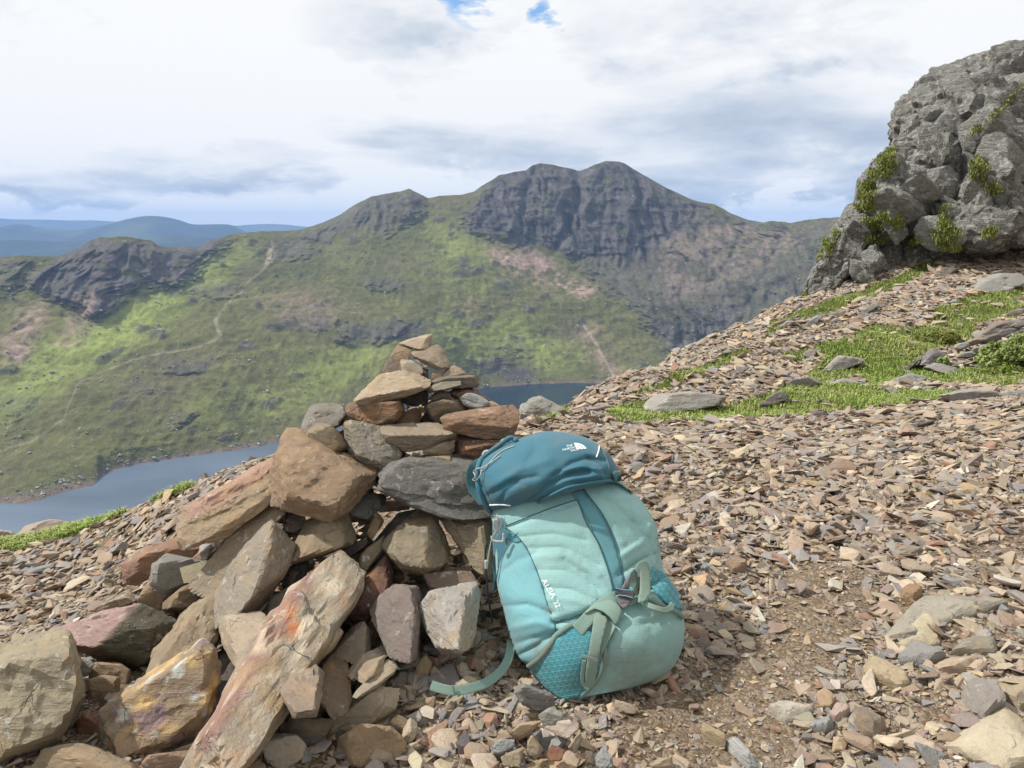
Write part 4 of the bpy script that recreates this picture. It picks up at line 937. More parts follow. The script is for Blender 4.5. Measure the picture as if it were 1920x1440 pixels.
# boulder at the left edge and loose stones lying about the foot of the cairn
pts, _, _ = standing_points(px(ZC, [(-90,1400),(-120,840),(0,790),(110,690),(330,660),(385,705),(395,770),(455,850),(462,1002),(400,1105),(330,1253),(200,1383),(60,1403)]), 1.42, 0, .3, px(ZC, [(-60,900),(400,800),(430,1000),(300,1200),(0,1150),(100,1300)]), seed=3)
make_stone('boulder', pts, (168,154,120), M_VEIN, None, sub=5, seed=31, strata=.035, rough=.03, sdir=(.15,.2,1), label='large pale olive boulder in the front left corner', category='boulder')
for i, (zone, out_, colr, mk, Y, lab) in enumerate([
 (ZC, [(455,812),(520,758),(578,800),(540,873),(490,883)], (160,158,152), 'g', 1.55, 'small pale grey wedge stone behind the olive boulder'),
 (ZC, [(548,862),(590,788),(740,798),(803,840),(793,943),(740,963),(560,903)], (190,158,116), 't', 1.60, None),
 (ZC, [(538,902),(640,868),(738,888),(733,993),(580,1043),(538,1022)], (160,132,98), 't', 1.50, None),
 (ZC, [(443,1272),(460,1158),(540,1098),(653,1160),(600,1263),(520,1303)], (160,104,70), 'r', 1.36, 'orange brown triangular stone between the boulder and the blotched rock'),
 (ZC, [(218,1420),(300,1318),(470,1288),(580,1328),(780,1398),(820,1450),(230,1480)], (166,142,104), 't', 1.22, None),
 (ZC, [(855,1425),(930,1358),(1140,1333),(1163,1390),(1110,1460),(870,1460)], (170,134,104), 'r', 1.22, None),
 (ZB, [(878,1302),(900,1228),(1090,1068),(1240,1068),(1253,1132),(1150,1213),(960,1303),(920,1343)], (182,164,134), 't', 1.36, 'long cream and grey block in front of the cairn'),
 (ZB, [(688,1282),(730,1208),(850,1203),(943,1215),(880,1303),(820,1333)], (170,152,118), 't', 1.33, None),
 (ZB, [(598,1312),(640,1278),(760,1288),(823,1360),(790,1413),(680,1445),(620,1403)], (204,188,160), 't', 1.26, 'cream rounded stone at the bottom edge before the cairn'),
 (ZB, [(958,1302),(1060,1238),(1200,1248),(1268,1310),(1220,1403),(1000,1445),(963,1382)], (186,152,104), 't', 1.27, 'ochre flat topped stone at the bottom centre'),
 (ZB, [(1195,1010),(1250,985),(1325,1010),(1335,1060),(1270,1090),(1210,1070)], (184,166,136), 't', 1.50, None),
 (ZB, [(1315,960),(1360,905),(1395,950),(1370,1030),(1325,1040)], (190,160,112), 'r', 1.52, None),
 (ZI, [(203,312),(230,263),(310,278),(432,330),(443,392),(330,423),(268,402)], (140,136,132), 'g', 1.36, 'flat dark grey stone beside the patterned pocket of the backpack'),
 (ZI, [(348,452),(420,403),(503,440),(483,503),(380,513)], (166,164,148), 'g', 1.27, None),
 (ZI, [(438,562),(470,488),(540,478),(588,540),(530,593)], (206,188,176), 't', 1.25, 'pinkish white nugget of stone in front of the backpack'),
 (ZI, [(398,682),(430,628),(513,660),(483,723),(420,728)], (126,72,56), 'r', 1.20, 'dark brick red stone at the bottom centre'),
 (ZI, [(173,562),(250,498),(373,483),(300,563),(220,603)], (194,166,124), 't', 1.26, None),
 (ZI, [(283,622),(310,558),(378,652),(350,703),(288,693)], (184,160,124), 't', 1.22, None),
 (ZI, [(528,642),(600,543),(613,600),(570,683)], (176,154,118), 't', 1.22, None),
 (ZI, [(693,702),(730,653),(793,700),(798,770),(700,770)], (154,156,154), 'g', 1.19, None),
 (ZI, [(1018,765),(1060,718),(1150,698),(1158,770)], (190,166,126), 't', 1.19, None),
 (ZI, [(125,702),(262,638),(243,765),(150,755)], (176,160,128), 't', 1.20, None),
 (ZI, [(63,652),(120,598),(203,598),(203,652),(110,693)], (160,164,164), 'g', 1.23, None)]):
    pts, _, _ = standing_points(px(zone, out_), Y, seed=500 + i, grow=1.0)
    o = make_stone('stone', pts, colr, MATS[mk], ground, sub=4, seed=520 + i)
    if lab: o['label'] = lab
for i, (out_, colr, mk, h, lab) in enumerate([
 ([(1480,1180),(1600,1090),(1800,1040),(1920,1080),(1990,1320),(1800,1345),(1620,1262),(1490,1212)], (212,194,156), 't', .05, 'large cream slab in the bottom corner of the scree'),
 ([(1558,930),(1600,903),(1740,930),(1803,1040),(1690,1088),(1620,1032)], (160,148,138), 'g', .075, 'grey purple slab resting on the cream slab'),
 ([(1758,890),(1850,858),(1940,880),(1940,985),(1890,1003),(1780,932)], (186,166,130), 't', .06, None),
 ([(1013,760),(1060,728),(1150,758),(1283,830),(1273,878),(1130,848),(1028,802)], (198,172,128), 't', .04, 'flat tan stone shaped like a shoe sole on the scree'),
 ([(1203,712),(1300,633),(1400,668),(1473,720),(1340,753),(1220,748)], (152,150,146), 'g', .04, None),
 ([(1408,772),(1480,728),(1640,723),(1678,755),(1560,803),(1430,803)], (204,172,136), 't', .035, None),
 ([(1503,682),(1560,618),(1750,610),(1768,650),(1740,703),(1600,693)], (158,148,126), 't', .045, None),
 ([(473,1015),(540,973),(690,983),(738,1020),(640,1078),(560,1063)], (204,194,170), 't', .035, 'pale cream flat stone on bare soil'),
 ([(938,1062),(960,998),(1040,1038),(1153,1110),(1080,1173),(1000,1133)], (152,132,110), 't', .05, None),
 ([(733,932),(790,893),(863,950),(830,1003),(770,993)], (190,156,110), 't', .04, None),
 ([(813,1042),(850,978),(930,988),(943,1040),(860,1078)], (200,168,152), 't', .035, None),
 ([(1113,602),(1200,518),(1330,418),(1350,378),(1420,353),(1820,388),(1750,422),(1520,443),(1400,523),(1180,613)], (176,166,144), 'g', .03, 'long half buried pale grey slab in the scree'),
 ([(698,1112),(740,1078),(830,1058),(848,1100),(800,1138)], (158,158,156), 'g', .035, None),
 ([(243,1190),(290,1176),(330,1228),(428,1330),(370,1330),(288,1252)], (186,188,186), 'g', .04, 'pale grey bone shaped stone on the soil'),
 ([(108,1100),(130,1096),(243,1180),(238,1218),(120,1152)], (180,156,112), 't', .03, None),
 ([(1208,632),(1260,612),(1420,588),(1443,640),(1380,663),(1260,663)], (200,182,144), 't', .035, None),
 ([(120,205),(60,180),(50,195),(100,225),(165,220),(178,200)], (150,156,160), 'g', .03, None),
 ([(230,190),(290,150),(355,175),(355,225),(280,225)], (166,136,108), 't', .05, None),
 ([(1190,120),(1220,95),(1330,95),(1350,120),(1280,140)], (162,146,124), 't', .04, None),
 ([(1225,345),(1260,330),(1335,350),(1340,385),(1280,400),(1225,390)], (176,136,88), 'r', .05, None)]):
    o = make_stone('stone', lying_points(px(ZH, out_), h * .72, seed=700 + i), colr, MATS[mk], ground, sub=4, seed=720 + i, chips=3, sharp=45)
    if lab: o['label'] = lab

# ---- rocks of the grassy shelf and the slope above it
M_CRAG = stone_mat('lichened_crag', 0.2, 0.3, 0.9, 0.2, srgb(122, 114, 98), 0.4, lt=0.53)
M_SHELF = stone_mat('shelf_rock', 0.4, 0.4, 0.5, 0.02, srgb(150, 136, 118), 0.4)
SHELF = [
 ([(232,757),(300,718),(420,710),(590,733),(562,763),(420,790),(238,800)], (170,166,158), 'long pale grey slab lying in the grass', None),
 ([(728,774),(800,708),(852,718),(848,742),(750,780)], (112,106,98), 'dark grey tilted rock with pointed top in the grass', None),
 ([(968,800),(1030,793),(1038,820),(985,834)], (128,118,116), 'small dark purple grey rock on the edge of the scree', None),
 ([(1028,605),(1080,548),(1180,558),(1195,572),(1050,625)], (172,164,158), 'pale flat rock set in the grass slope', None),
 ([(1038,672),(1110,648),(1193,670),(1120,694)], (170,166,160), 'low pale grey rock in front of the pale flat rock', None),
 ([(850,672),(900,645),(960,638),(1003,670),(900,694)], (158,150,146), 'grey rock at the foot of the scree slope left of the grass', None),
 ([(1448,580),(1500,518),(1545,530),(1563,548),(1572,572),(1530,604)], (132,122,124), 'purple grey peaked rock among the grass', None),
 ([(1368,612),(1440,558),(1462,558),(1382,618)], (112,108,104), 'dark tilted slate left of the peaked rock', None),
 ([(1470,600),(1520,580),(1620,600),(1640,630),(1560,630)], (160,154,148), 'grey slab below the peaked rock', None),
 ([(1308,664),(1400,628),(1483,638),(1440,674)], (160,158,152), 'flat grey slab low in the grass below the dark slate', None),
 ([(1285,690),(1330,690),(1380,715),(1330,725)], (150,152,152), 'thin blue grey slate lying in the lower grass', None),
 ([(1540,722),(1680,698),(1800,708),(1833,742),(1600,750)], (166,164,158), 'wide pale slab on the near edge of the grass', None),
 ([(1803,717),(1925,693),(1925,722),(1840,734)], (182,180,174), 'near white slab beside the frame edge and the green bush', None),
 ([(1640,700),(1700,683),(1745,690),(1680,702)], (140,142,142), 'dark grey flat stone behind the wide pale slab', None),
 ([(1695,265),(1720,208),(1800,178),(1895,178),(1935,215),(1800,270)], (168,166,160), 'big pale boulder high on the scree slope', None),
 ([(1700,480),(1780,398),(1895,386),(1915,410),(1830,452),(1720,480)], (140,128,116), 'long brown curved slab above the stone stack', None),
 ([(788,428),(860,388),(893,393),(820,433)], (166,164,158), 'pale grey slate on the upper scree near the crag', None),
 ([(913,424),(980,366),(1018,363),(962,418)], (152,156,158), 'blue grey leaning slate on the upper scree', None),
 ([(1040,360),(1090,340),(1150,350),(1060,370)], (134,130,128), 'dark slate next to the blue grey leaning slate', None),
 ([(1163,362),(1240,313),(1268,318),(1200,363)], (150,148,146), 'grey slate highest of the slates on the upper scree', None),
 ([(1120,400),(1180,360),(1225,370),(1160,405)], (158,120,104), 'reddish slate on the upper scree', None),
 ([(1488,208),(1560,148),(1623,153),(1602,178),(1520,210)], (122,110,98), 'brown rock at the foot of the crag', None),
 ([(353,628),(380,598),(418,603),(402,624)], (116,102,90), 'dark brown rock on the left edge of the scree slope', None),
 ([(573,648),(640,598),(693,593),(620,644)], (118,112,110), 'dark slate half way down the scree slope', None),
 ([(490,615),(520,592),(545,598),(510,620)], (176,180,180), 'small white stone in the grass strip on the slope', None),
 ([(910,545),(960,515),(990,530),(960,555)], (146,138,128), 'grey stone on the brown scree above the grass', None)]
for i, (out_, colr, lab, Y) in enumerate(SHELF):
    o_ = px(ZD, out_)
    Yb = hit_ground(o_[:, 0].mean(), o_[:, 1].max() - 3)
    wid = np.ptp(o_[:, 0]) * Yb / FPX; hei = np.ptp(o_[:, 1]) * Yb / FPX
    pts, _, _ = standing_points(o_, Yb + 0.25 * min(wid, 3 * hei), 0, 0.55 * math.sqrt(wid * hei) + .1, seed=900 + i, lean=1.8)
    make_stone('rock', pts, colr, M_SHELF, None, sub=4, seed=920 + i, strata=.02, label=lab, category='rock', group='rocks on the grassy shelf and slope')
# heap of slabs beside the bush
r_ = np.random.default_rng(44); k = 0
heap_pts = [(1640,500,50),(1700,480,60),(1770,470,70),(1840,440,60),(1890,450,60),(1660,540,50),(1720,520,60),(1790,500,70),(1640,585,60),(1700,560,50),(1880,350,50),(1905,400,60),(1600,600,40),(1860,480,50),(1690,600,45)]
heap = bpy.data.objects.new('slab_heap', None); COL.objects.link(heap); heap['label'] = 'tumbled heap of grey slabs behind the bright green bush'; heap['category'] = 'rock pile'
hl = P(*px(ZD, [(1750, 560)])[0], 9.6); heap.location = hl
for (a, b, wd) in heap_pts:
    pl_ = [(a + wd * 0.9 * math.cos(t) * r_.uniform(.7, 1.1), b - .35 * wd * math.cos(t) * .5 + wd * .32 * math.sin(t) * r_.uniform(.7, 1.1)) for t in np.linspace(0, 2 * math.pi, 7)[:-1]]
    pts, _, _ = standing_points(px(ZD, pl_), 10.0 - (b - 480) / 130, 0, .28, seed=1000 + k, lean=1.5)
    o = make_stone('slab', pts, [(150,146,140),(166,164,160),(128,122,118),(156,140,120)][r_.integers(4)], M_SHELF, heap, sub=3, seed=1020 + k); k += 1
    o.matrix_parent_inverse = Matrix.Translation(-Vector(heap.location))
# boulder on the brink above the lake
o_ = np.array([(972,800),(976,772),(985,756),(1008,748),(1022,752),(1066,772),(1072,780),(1020,802)])
pts, _, _ = standing_points(o_, 7.3, 0, .35, seed=6, lean=1.2)
make_stone('boulder', pts, (162,160,150), M_SHELF, None, sub=5, seed=61, rough=.04, strata=.02, label='pale lichened boulder on the brink in front of the dark lake', category='boulder')
o_ = np.array([(22,1016),(50,988),(90,976),(130,982),(128,1000),(60,1018)])
pts, _, _ = standing_points(o_, 5.4, 0, .3, seed=7, lean=1.2)
make_stone('boulder', pts, (186,166,144), M_SHELF, None, sub=4, seed=62, rough=.04, label='pinkish pale rock dome beyond the grass on the left brink', category='boulder')
o_ = np.array([(-40,1020),(-10,995),(18,996),(34,1004),(20,1020)])
pts, _, _ = standing_points(o_, 5.5, 0, .3, seed=8, lean=1.2)
make_stone('boulder', pts, (182,172,158), M_SHELF, None, sub=4, seed=63, rough=.04, label='grey white rock cut by the left edge beyond the grass', category='boulder')

# ---- the crag
crag = bpy.data.objects.new('crag', None); COL.objects.link(crag); crag['label'] = 'tall grey lichened crag rising above the scree slope'; crag['category'] = 'crag'
crag.location = P(1800, 500, 22.5)
CR = [
 # outline, ridge, Y, T, sub, rough
 ([(640,900),(690,560),(720,450),(790,335),(940,215),(1050,175),(1240,98),(1340,85),(1560,60),(1700,300),(1500,700),(1200,800),(900,1000),(760,1010)], [(830,420),(1100,330),(1350,240),(800,800),(1000,640)], 23.6, 5.0, 6, .035),
 ([(760,1000),(900,880),(1060,640),(1150,480),(1330,260),(1600,200),(1750,500),(1650,980),(1340,1010),(1230,1035),(1060,1080),(880,1090)], [(1180,560),(1400,380),(1000,950),(1250,900),(1100,760)], 22.0, 4.0, 6, .04),
 ([(500,1000),(520,840),(522,750),(590,650),(680,570),(720,640),(660,880),(620,1000)], None, 23.2, 2.2, 5, .05),
 ([(290,1318),(282,1290),(300,1200),(380,1010),(450,900),(480,850),(530,850),(610,920),(620,1000),(540,1080),(480,1200),(440,1262),(360,1290)], None, 21.4, 2.0, 6, .05),
 ([(525,1230),(520,1120),(560,1040),(610,1010),(650,1060),(670,1150),(620,1200)], [(600,1030),(640,1130)], 20.6, 1.3, 5, .03),
 ([(720,1170),(750,1080),(880,980),(950,1000),(960,1090),(880,1120)], None, 21.3, 1.2, 5, .04),
 ([(640,1130),(655,1040),(700,1010),(748,1040),(745,1110),(690,1150)], None, 21.6, 1.0, 5, .05),
 ([(600,960),(640,880),(720,820),(800,820),(760,960),(680,1010)], None, 22.6, 1.6, 5, .05),
 ([(190,1340),(200,1290),(220,1285),(240,1330)], None, 19.8, .5, 4, .05),
 ([(540,1200),(580,900),(760,840),(1000,880),(1000,1090),(760,1160)], None, 23.4, 1.6, 5, .05),
 ([(920,1120),(960,1060),(1030,1060),(1040,1090),(980,1115)], None, 20.9, .8, 4, .05),
 ([(440,1260),(470,1190),(540,1180),(540,1240)], None, 20.5, .7, 4, .05)]
for i, (out_, rdg, Y, T, sub, rgh) in enumerate(CR):
    pts, _, _ = standing_points(px(ZF, out_), Y - 1.5, 0, T, None if rdg is None else px(ZF, rdg), seed=1100 + i, lean=0.9, grow=0.96)
    o = make_stone('rock_mass', pts, (170,168,162), M_CRAG, crag, sub=sub, seed=1120 + i, rough=rgh * .7, strata=.012, sharp=40, chips=12, fine=.010, crack=.032, cscale=2.0, sdir=(-.6, .2, .7))
    o.matrix_parent_inverse = Matrix.Translation(-Vector(crag.location))

def crag_blocks():
    r_ = np.random.default_rng(77)
    bv = []
    for o in crag.children:
        mw = Matrix.Translation(o.location); bv.append(BVHTree.FromPolygons([mw @ v.co for v in o.data.vertices], [q.vertices[:] for q in o.data.polygons]))
    ol = px(ZF, [(300,1290),(380,1030),(480,870),(530,770),(600,660),(700,580),(730,470),(800,350),(940,230),(1060,190),(1240,115),(1345,100),(1420,100),(1420,980),(1230,1020),(1000,1090),(740,1150),(540,1215)])
    cam_o = Vector((0, 0, CAMZ)); n = 0
    while n < 70:
        u, v = r_.uniform(1515, 1935), r_.uniform(95, 560)
        if not in_poly(np.array([u]), np.array([v]), [tuple(q) for q in ol])[0]: continue
        hit = None
        for b in bv:
            h = b.ray_cast(cam_o, pdir(u, v))
            if h[0] is not None and (hit is None or h[3] < hit[3]): hit = h
        if hit is None: continue
        low = smooth(250, 520, np.array([v]))[0] * smooth(1900, 1600, np.array([u]))[0]
        s_ = r_.uniform(.30, .75) * (1.0 - .35 * low); mg = s_ * FPX / 21 * .75
        if not (in_poly(np.array([u - mg]), np.array([v]), [tuple(q) for q in ol])[0] and in_poly(np.array([u]), np.array([v - mg * 1.2]), [tuple(q) for q in ol])[0]): continue
        dims = np.array([s_ * r_.uniform(.7, 1.2), s_ * r_.uniform(.5, .9), s_ * r_.uniform(.8, 1.7)])
        q = r_.normal(size=(16, 3)); q /= np.abs(q).max(1)[:, None]; q = q * dims * r_.uniform(.75, 1, (16, 1))
        M = np.array(Matrix.Rotation(r_.normal() * .3, 3, 'X') @ Matrix.Rotation(-.55 + r_.normal() * .25, 3, 'Y') @ Matrix.Rotation(r_.uniform(0, 6.3), 3, 'Z'))
        ctr = np.array(hit[0][:]) - .42 * s_ * np.array(hit[1][:]) * (1 if hit[1].dot(pdir(u, v)) < 0 else -1)
        g = r_.uniform(.85, 1.12)
        o = make_stone('rock_mass', q @ M.T + ctr, (174 * g, 172 * g, 166 * g), M_CRAG, crag, sub=4, seed=3000 + n, rough=.03, crack=.03, cscale=1.4, chips=5, sharp=60)
        o.matrix_parent_inverse = Matrix.Translation(-Vector(crag.location)); n += 1
crag_blocks()

# ------------------------------------------------------------------ grass, bushes
def leaf_mat(name, c0):
    m, nt = material(name)
    c = attr(nt, 'col')
    finish(nt, c, 0.6, spec=0.3, extra={'Subsurface Weight': 0.0})
    return m
M_GRASS = leaf_mat('grass_blades', None)
def blades(p, n, length, width, seed, up=None, lean=0.5):
    """numpy blade mesh: n blades at points p"""
    r_ = np.random.default_rng(seed); N = len(p)
    a = r_.uniform(0, 2 * np.pi, N); d = np.stack([np.cos(a), np.sin(a), 0 * a], 1); s = np.stack([-np.sin(a), np.cos(a), 0 * a], 1)
    L = length * r_.uniform(.5, 1.3, N); wd = width * r_.uniform(.7, 1.3, N); ln = lean * r_.uniform(.1, 1.3, N)
    u3 = np.array([0, 0, 1.0])[None]
    m_ = p + d * (L * ln * .35)[:, None] + u3 * (L * .62)[:, None]; t_ = p + d * (L * ln)[:, None] + u3 * (L * (1 - .25 * ln))[:, None]
    V = np.stack([p - s * wd[:, None] - u3 * .01, p + s * wd[:, None] - u3 * .01, m_ + s * wd[:, None] * .7, m_ - s * wd[:, None] * .7, t_], 1).reshape(-1, 3)
    b = (np.arange(N) * 5)[:, None]
    F = np.concatenate([b + [[0, 1, 2]], b + [[0, 2, 3]], b + [[3, 2, 4]]])
    gc = np.array([srgb(*c) for c in [(118,142,60), (140,162,72), (156,168,86), (110,128,60), (176,172,112), (136,154,68)]])
    pt = fbm(p * 1.5, 3); k = np.clip((pt * 3 + 3 + r_.normal(size=N) * 1.2), 0, 5).astype(int)
    C = np.repeat(gc[k] * r_.uniform(.75, 1.15, (N, 1)), 5, 0)
    return V, F, C
def build_grass():
    r_ = np.random.default_rng(21)
    Pp = []
    for (x0, x1, y0, y1, n) in [(0.6, 10.5, 5.4, 11, 200000), (3, 14.5, 11, 22, 160000), (-4.2, -1.2, 3.4, 5.3, 60000), (-.3, 1.0, 6, 8.2, 20000)]:
        x = r_.uniform(x0, x1, n); y = r_.uniform(y0, y1, n)
        q = np.stack([x, y, ground_z(x, y)], 1); u, v = PIX(q); f = (u > -80) & (u < 2000)
        q = q[f]; g = grass_mask(q); th = fbm(q * 2.2 + 70, 3)
        Pp.append(q[g & (r_.uniform(size=len(q)) < .80 + 1.2 * th)])
    p = np.concatenate(Pp); Y = p[:, 1]
    V, F, C = blades(p, 1, 0.036 * (1 + 0.03 * Y), 0.0032 * (1 + .05 * Y), 5, lean=1.2)
    me = mesh_np('grass', V, F, [M_GRASS], {'col': C}, smooth_shade=False)
    link('grass', me, kind='stuff', label='short bright green turf growing between the stones', category='grass'); print('blades', len(p))
    # turf on the ledges of the crag
    bvs = []
    for o in crag.children:
        mw = Matrix.Translation(o.location); me = o.data
        bvs.append(BVHTree.FromPolygons([mw @ v.co for v in me.vertices], [pp.vertices[:] for pp in me.polygons]))
    polys = [[(590,650),(690,560),(720,600),(690,700),(600,700)], [(530,760),(600,700),(660,740),(600,860),(530,860)], [(1070,520),(1110,450),(1210,380),(1330,240),(1340,260),(1230,380),(1140,460)], [(1050,650),(1130,570),(1180,700),(1240,760),(1180,800),(1090,680)],
             [(880,980),(940,880),(1020,960),(1030,1060),(920,1050)], [(560,900),(640,880),(760,870),(740,940),(620,960)], [(750,1040),(800,1000),(840,1010),(780,1050)], [(910,850),(980,830),(940,870)], [(1150,940),(1200,930),(1180,990),(1150,990)], [(440,960),(400,960),(330,1120),(370,1130)],
             [(560,1010),(640,960),(700,990),(600,1030)], [(200,1290),(290,1260),(300,1330),(220,1340)], [(370,1250),(540,1220),(720,1170),(900,1090),(950,1110),(800,1160),(560,1230),(380,1290)]]
    T = []
    cam_o = Vector((0, 0, CAMZ))
    for poly in polys:
        q = px(ZF, poly); lo, hi = q.min(0), q.max(0)
        m = int(min(2600, (hi[0] - lo[0]) * (hi[1] - lo[1]) * 1.4))
        uv = np.stack([r_.uniform(lo[0], hi[0], m), r_.uniform(lo[1], hi[1], m)], 1)
        wn = fbm(np.stack([uv[:, 0] / 14, uv[:, 1] / 14, uv[:, 0] * 0], 1), 3) * 9
        thn = fbm(np.stack([uv[:, 0] / 9, uv[:, 1] / 9, uv[:, 0] * 0 + 4], 1), 3); uv = uv[in_poly(uv[:, 0] + wn, uv[:, 1] - wn, q) & (thn > .0)]
        for u, v in uv:
            d = pdir(u, v); best = None
            for b in bvs:
                h = b.ray_cast(cam_o, d)
                if h[0] is not None and (best is None or h[3] < best[1]): best = (h[0], h[3])
            if best: T.append(best[0][:])
    T = np.array(T); T = np.repeat(T, 5, 0) + r_.normal(size=(len(T) * 5, 3)) * [.05, .05, .03]
    V, F, C = blades(T, 1, 0.055, 0.010, 9, lean=1.4)
    C = C * .6 + np.array(srgb(118, 112, 58)) * .4
    me = mesh_np('ledge_turf', V, F, [M_GRASS], {'col': C}, smooth_shade=False); o = link('ledge_turf', me, crag, kind='stuff'); o.matrix_parent_inverse = Matrix.Translation(-Vector(crag.location))
build_grass()

def bush(u, v, Y, w_, h_, colr, lab, seed, n=2600, leaf=.016):
    r_ = np.random.default_rng(seed); b0 = P(u, v, Y)
    root = bpy.data.objects.new('bush', None); COL.objects.link(root); root.location = b0; root['label'] = lab; root['category'] = 'bush'; root['group'] = 'low bushes on the slope'
    d = r_.normal(size=(n, 3)); d[:, 2] = np.abs(d[:, 2]); d /= np.linalg.norm(d, axis=1)[:, None]
    lump = 1 + .35 * fbm(d * 2.5 + seed, 3)
    p = d * (r_.uniform(.35, 1, (n, 1)) ** .5) * lump[:, None] * [w_, w_ * .8, h_]
    a = r_.normal(size=(n, 3)); a /= np.linalg.norm(a, axis=1)[:, None]; nn = d + .8 * r_.normal(size=(n, 3)); bb = np.cross(a, nn); bb /= np.linalg.norm(bb, axis=1)[:, None]
    s = leaf * r_.uniform(.6, 1.4, (n, 1))
    V = np.stack([p - a * s * 1.6, p + bb * s * .8, p + a * s * 1.6, p - bb * s * .8], 1).reshape(-1, 3)
    F = np.arange(4 * n).reshape(n, 4)
    C = np.repeat(np.array(srgb(*colr)) * r_.uniform(.55, 1.25, (n, 1)) * (1 + .08 * r_.normal(size=(n, 3))), 4, 0)
    link('foliage', mesh_np('foliage', V, F, [M_GRASS], {'col': C}, smooth_shade=False), root)
    # a few woody stems
    Vs, Fs, b = [], [], 0
    for k in range(9):
        t = r_.normal(size=3) * [w_ * .5, w_ * .4, 0]; t[2] = h_ * .7; q = np.array([t * f * [1, 1, 1] for f in (0, .5, 1)])
        for j in range(2):
            ring = [q[j + e] + .006 * np.array([math.cos(x), math.sin(x), 0]) for e in (0, 1) for x in (0, 2.1, 4.2)]
            Vs += ring; Fs += [(b, b + 1, b + 4, b + 3), (b + 1, b + 2, b + 5, b + 4), (b + 2, b, b + 3, b + 5)]; b += 6
    link('stem', mesh_np('stem', Vs, Fs, [M_GRASS], {'col': np.repeat([srgb(84, 66, 44)], len(Vs), 0)}), root)
bush(1878, 688, 8.9, .32, .30, (134, 148, 82), 'bright green leafy bush at the right edge', 1, 4200)
bush(1925, 672, 8.7, .30, .30, (136, 150, 84), 'bright green bush cut off by the picture edge', 5, 3200)
bush(1890, 722, 8.4, .40, .22, (104, 116, 44), 'olive green low bush below the bright green one', 2, 3600)
bush(1766, 700, 9.0, .10, .20, (128, 146, 80), 'small bright green fern clump beside the peaked rock', 3, 900)
bush(1640, 664, 10.5, .28, .14, (104, 112, 50), 'mossy brown green hummock on the grass slope', 4, 1800)
bush(1760, 645, 10.8, .40, .17, (108, 112, 46), 'dark heathery hummock above the peaked rock', 6, 2400)
bush(1600, 660, 11, .22, .2, (88, 118, 48), 'rounded green tuft left of the mossy hummock', 7, 1500)
# ------------------------------------------------------------------ the backpack
def fabric(name, colr, weave=900.0, weave_amt=0.25, rough=0.75, dirt_c=(118, 104, 82), sheen=0.15, cells=0):
    m, nt = material(name)
    pos = objco(nt)
    base = nt.mix(nt.math('MULTIPLY', nt.noise(pos, 9, 4, 0.6), 0.35), srgb(*colr), tuple(0.72 * x for x in srgb(*colr)))
    d = attr(nt, 'dirt', False)
    dn = nt.ramp(nt.noise(pos, 38, 5, 0.7), [(0.35, (0,) * 3), (0.75, (1,) * 3)])
    dm = nt.math('MULTIPLY', d, nt.math('ADD', 0.45, nt.math('MULTIPLY', dn, 0.75)), clamp=True)
    faint = nt.math('MULTIPLY', nt.ramp(nt.noise(pos, 16, 6, 0.7, 0.5), [(0.48, (0,) * 3), (0.75, (1,) * 3)]), 0.34)
    base = nt.mix(nt.math('MAXIMUM', dm, faint), base, srgb(*dirt_c))
    uv = nt.n('ShaderNodeUVMap', uv_map='UVMap').outputs[0]
    sp = nt.n('ShaderNodeSeparateXYZ', {0: uv})
    if cells:
        # woven triangle lattice: three families of raised ribs
        def rib(expr, wd):
            f = nt.math('FRACT', expr); e = nt.math('ABSOLUTE', nt.math('SUBTRACT', f, 0.5))
            return nt.math('MULTIPLY', nt.math('SUBTRACT', e, 0.5 - wd), 1 / wd, clamp=True)
        a = nt.math('MULTIPLY', sp.outputs[0], cells); b = nt.math('MULTIPLY', sp.outputs[1], cells)
        ca, sa = math.cos(R(-38)), math.sin(R(-38))
        p_ = nt.math('ADD', nt.math('MULTIPLY', a, ca), nt.math('MULTIPLY', b, sa)); q_ = nt.math('SUBTRACT', nt.math('MULTIPLY', b, ca), nt.math('MULTIPLY', a, sa))
        h = nt.math('MAXIMUM', rib(p_, .10), nt.math('MAXIMUM', rib(nt.math('ADD', nt.math('MULTIPLY', p_, .5), nt.math('MULTIPLY', q_, .86)), .10), rib(nt.math('SUBTRACT', nt.math('MULTIPLY', p_, .5), nt.math('MULTIPLY', q_, .86)), .10)))
        base = nt.mix(nt.math('MULTIPLY', h, 0.8), base, tuple(min(1, 2.1 * x) for x in srgb(*colr)))
        bump, bd = h, 0.0012
    else:
        w1 = nt.math('SINE', nt.math('MULTIPLY', sp.outputs[0], weave)); w2 = nt.math('SINE', nt.math('MULTIPLY', sp.outputs[1], weave))
        wv = nt.math('MULTIPLY', nt.math('ADD', w1, w2), weave_amt * 0.3)
        wr = nt.n('ShaderNodeTexNoise', {'Vector': nt.n('ShaderNodeMapping', {'Vector': pos, 'Rotation': (0, 0.5, 0), 'Scale': (18, 18, 55)}).outputs[0], 'Scale': 1.0, 'Detail': 5.0, 'Roughness': 0.6, 'Distortion': 0.6}, noise_type='RIDGED_MULTIFRACTAL').outputs['Fac']
        bump = nt.math('ADD', wv, nt.math('ADD', nt.math('MULTIPLY', nt.noise(pos, 120, 4, 0.6), 1.0), nt.math('MULTIPLY', wr, 0.9))); bd = 0.0013
        base = nt.mix(1.0, base, nt.ramp(nt.math('ADD', nt.math('MULTIPLY', wv, 0.5), 0.5), [(0.0, (0.92,) * 3), (1.0, (1.06,) * 3)]), 'MULTIPLY')
    finish(nt, base, rough, bump=bump, bump_d=bd, bump_s=0.8, spec=0.25, extra={'Sheen Weight': sheen, 'Sheen Roughness': 0.5})
    return m
F_LIGHT = fabric('pale_teal_nylon', (144, 186, 182)); F_BODY = fabric('body_nylon', (136, 177, 172)); F_MESH = fabric('stretch_mesh', (122, 178, 184), 1500, .5)
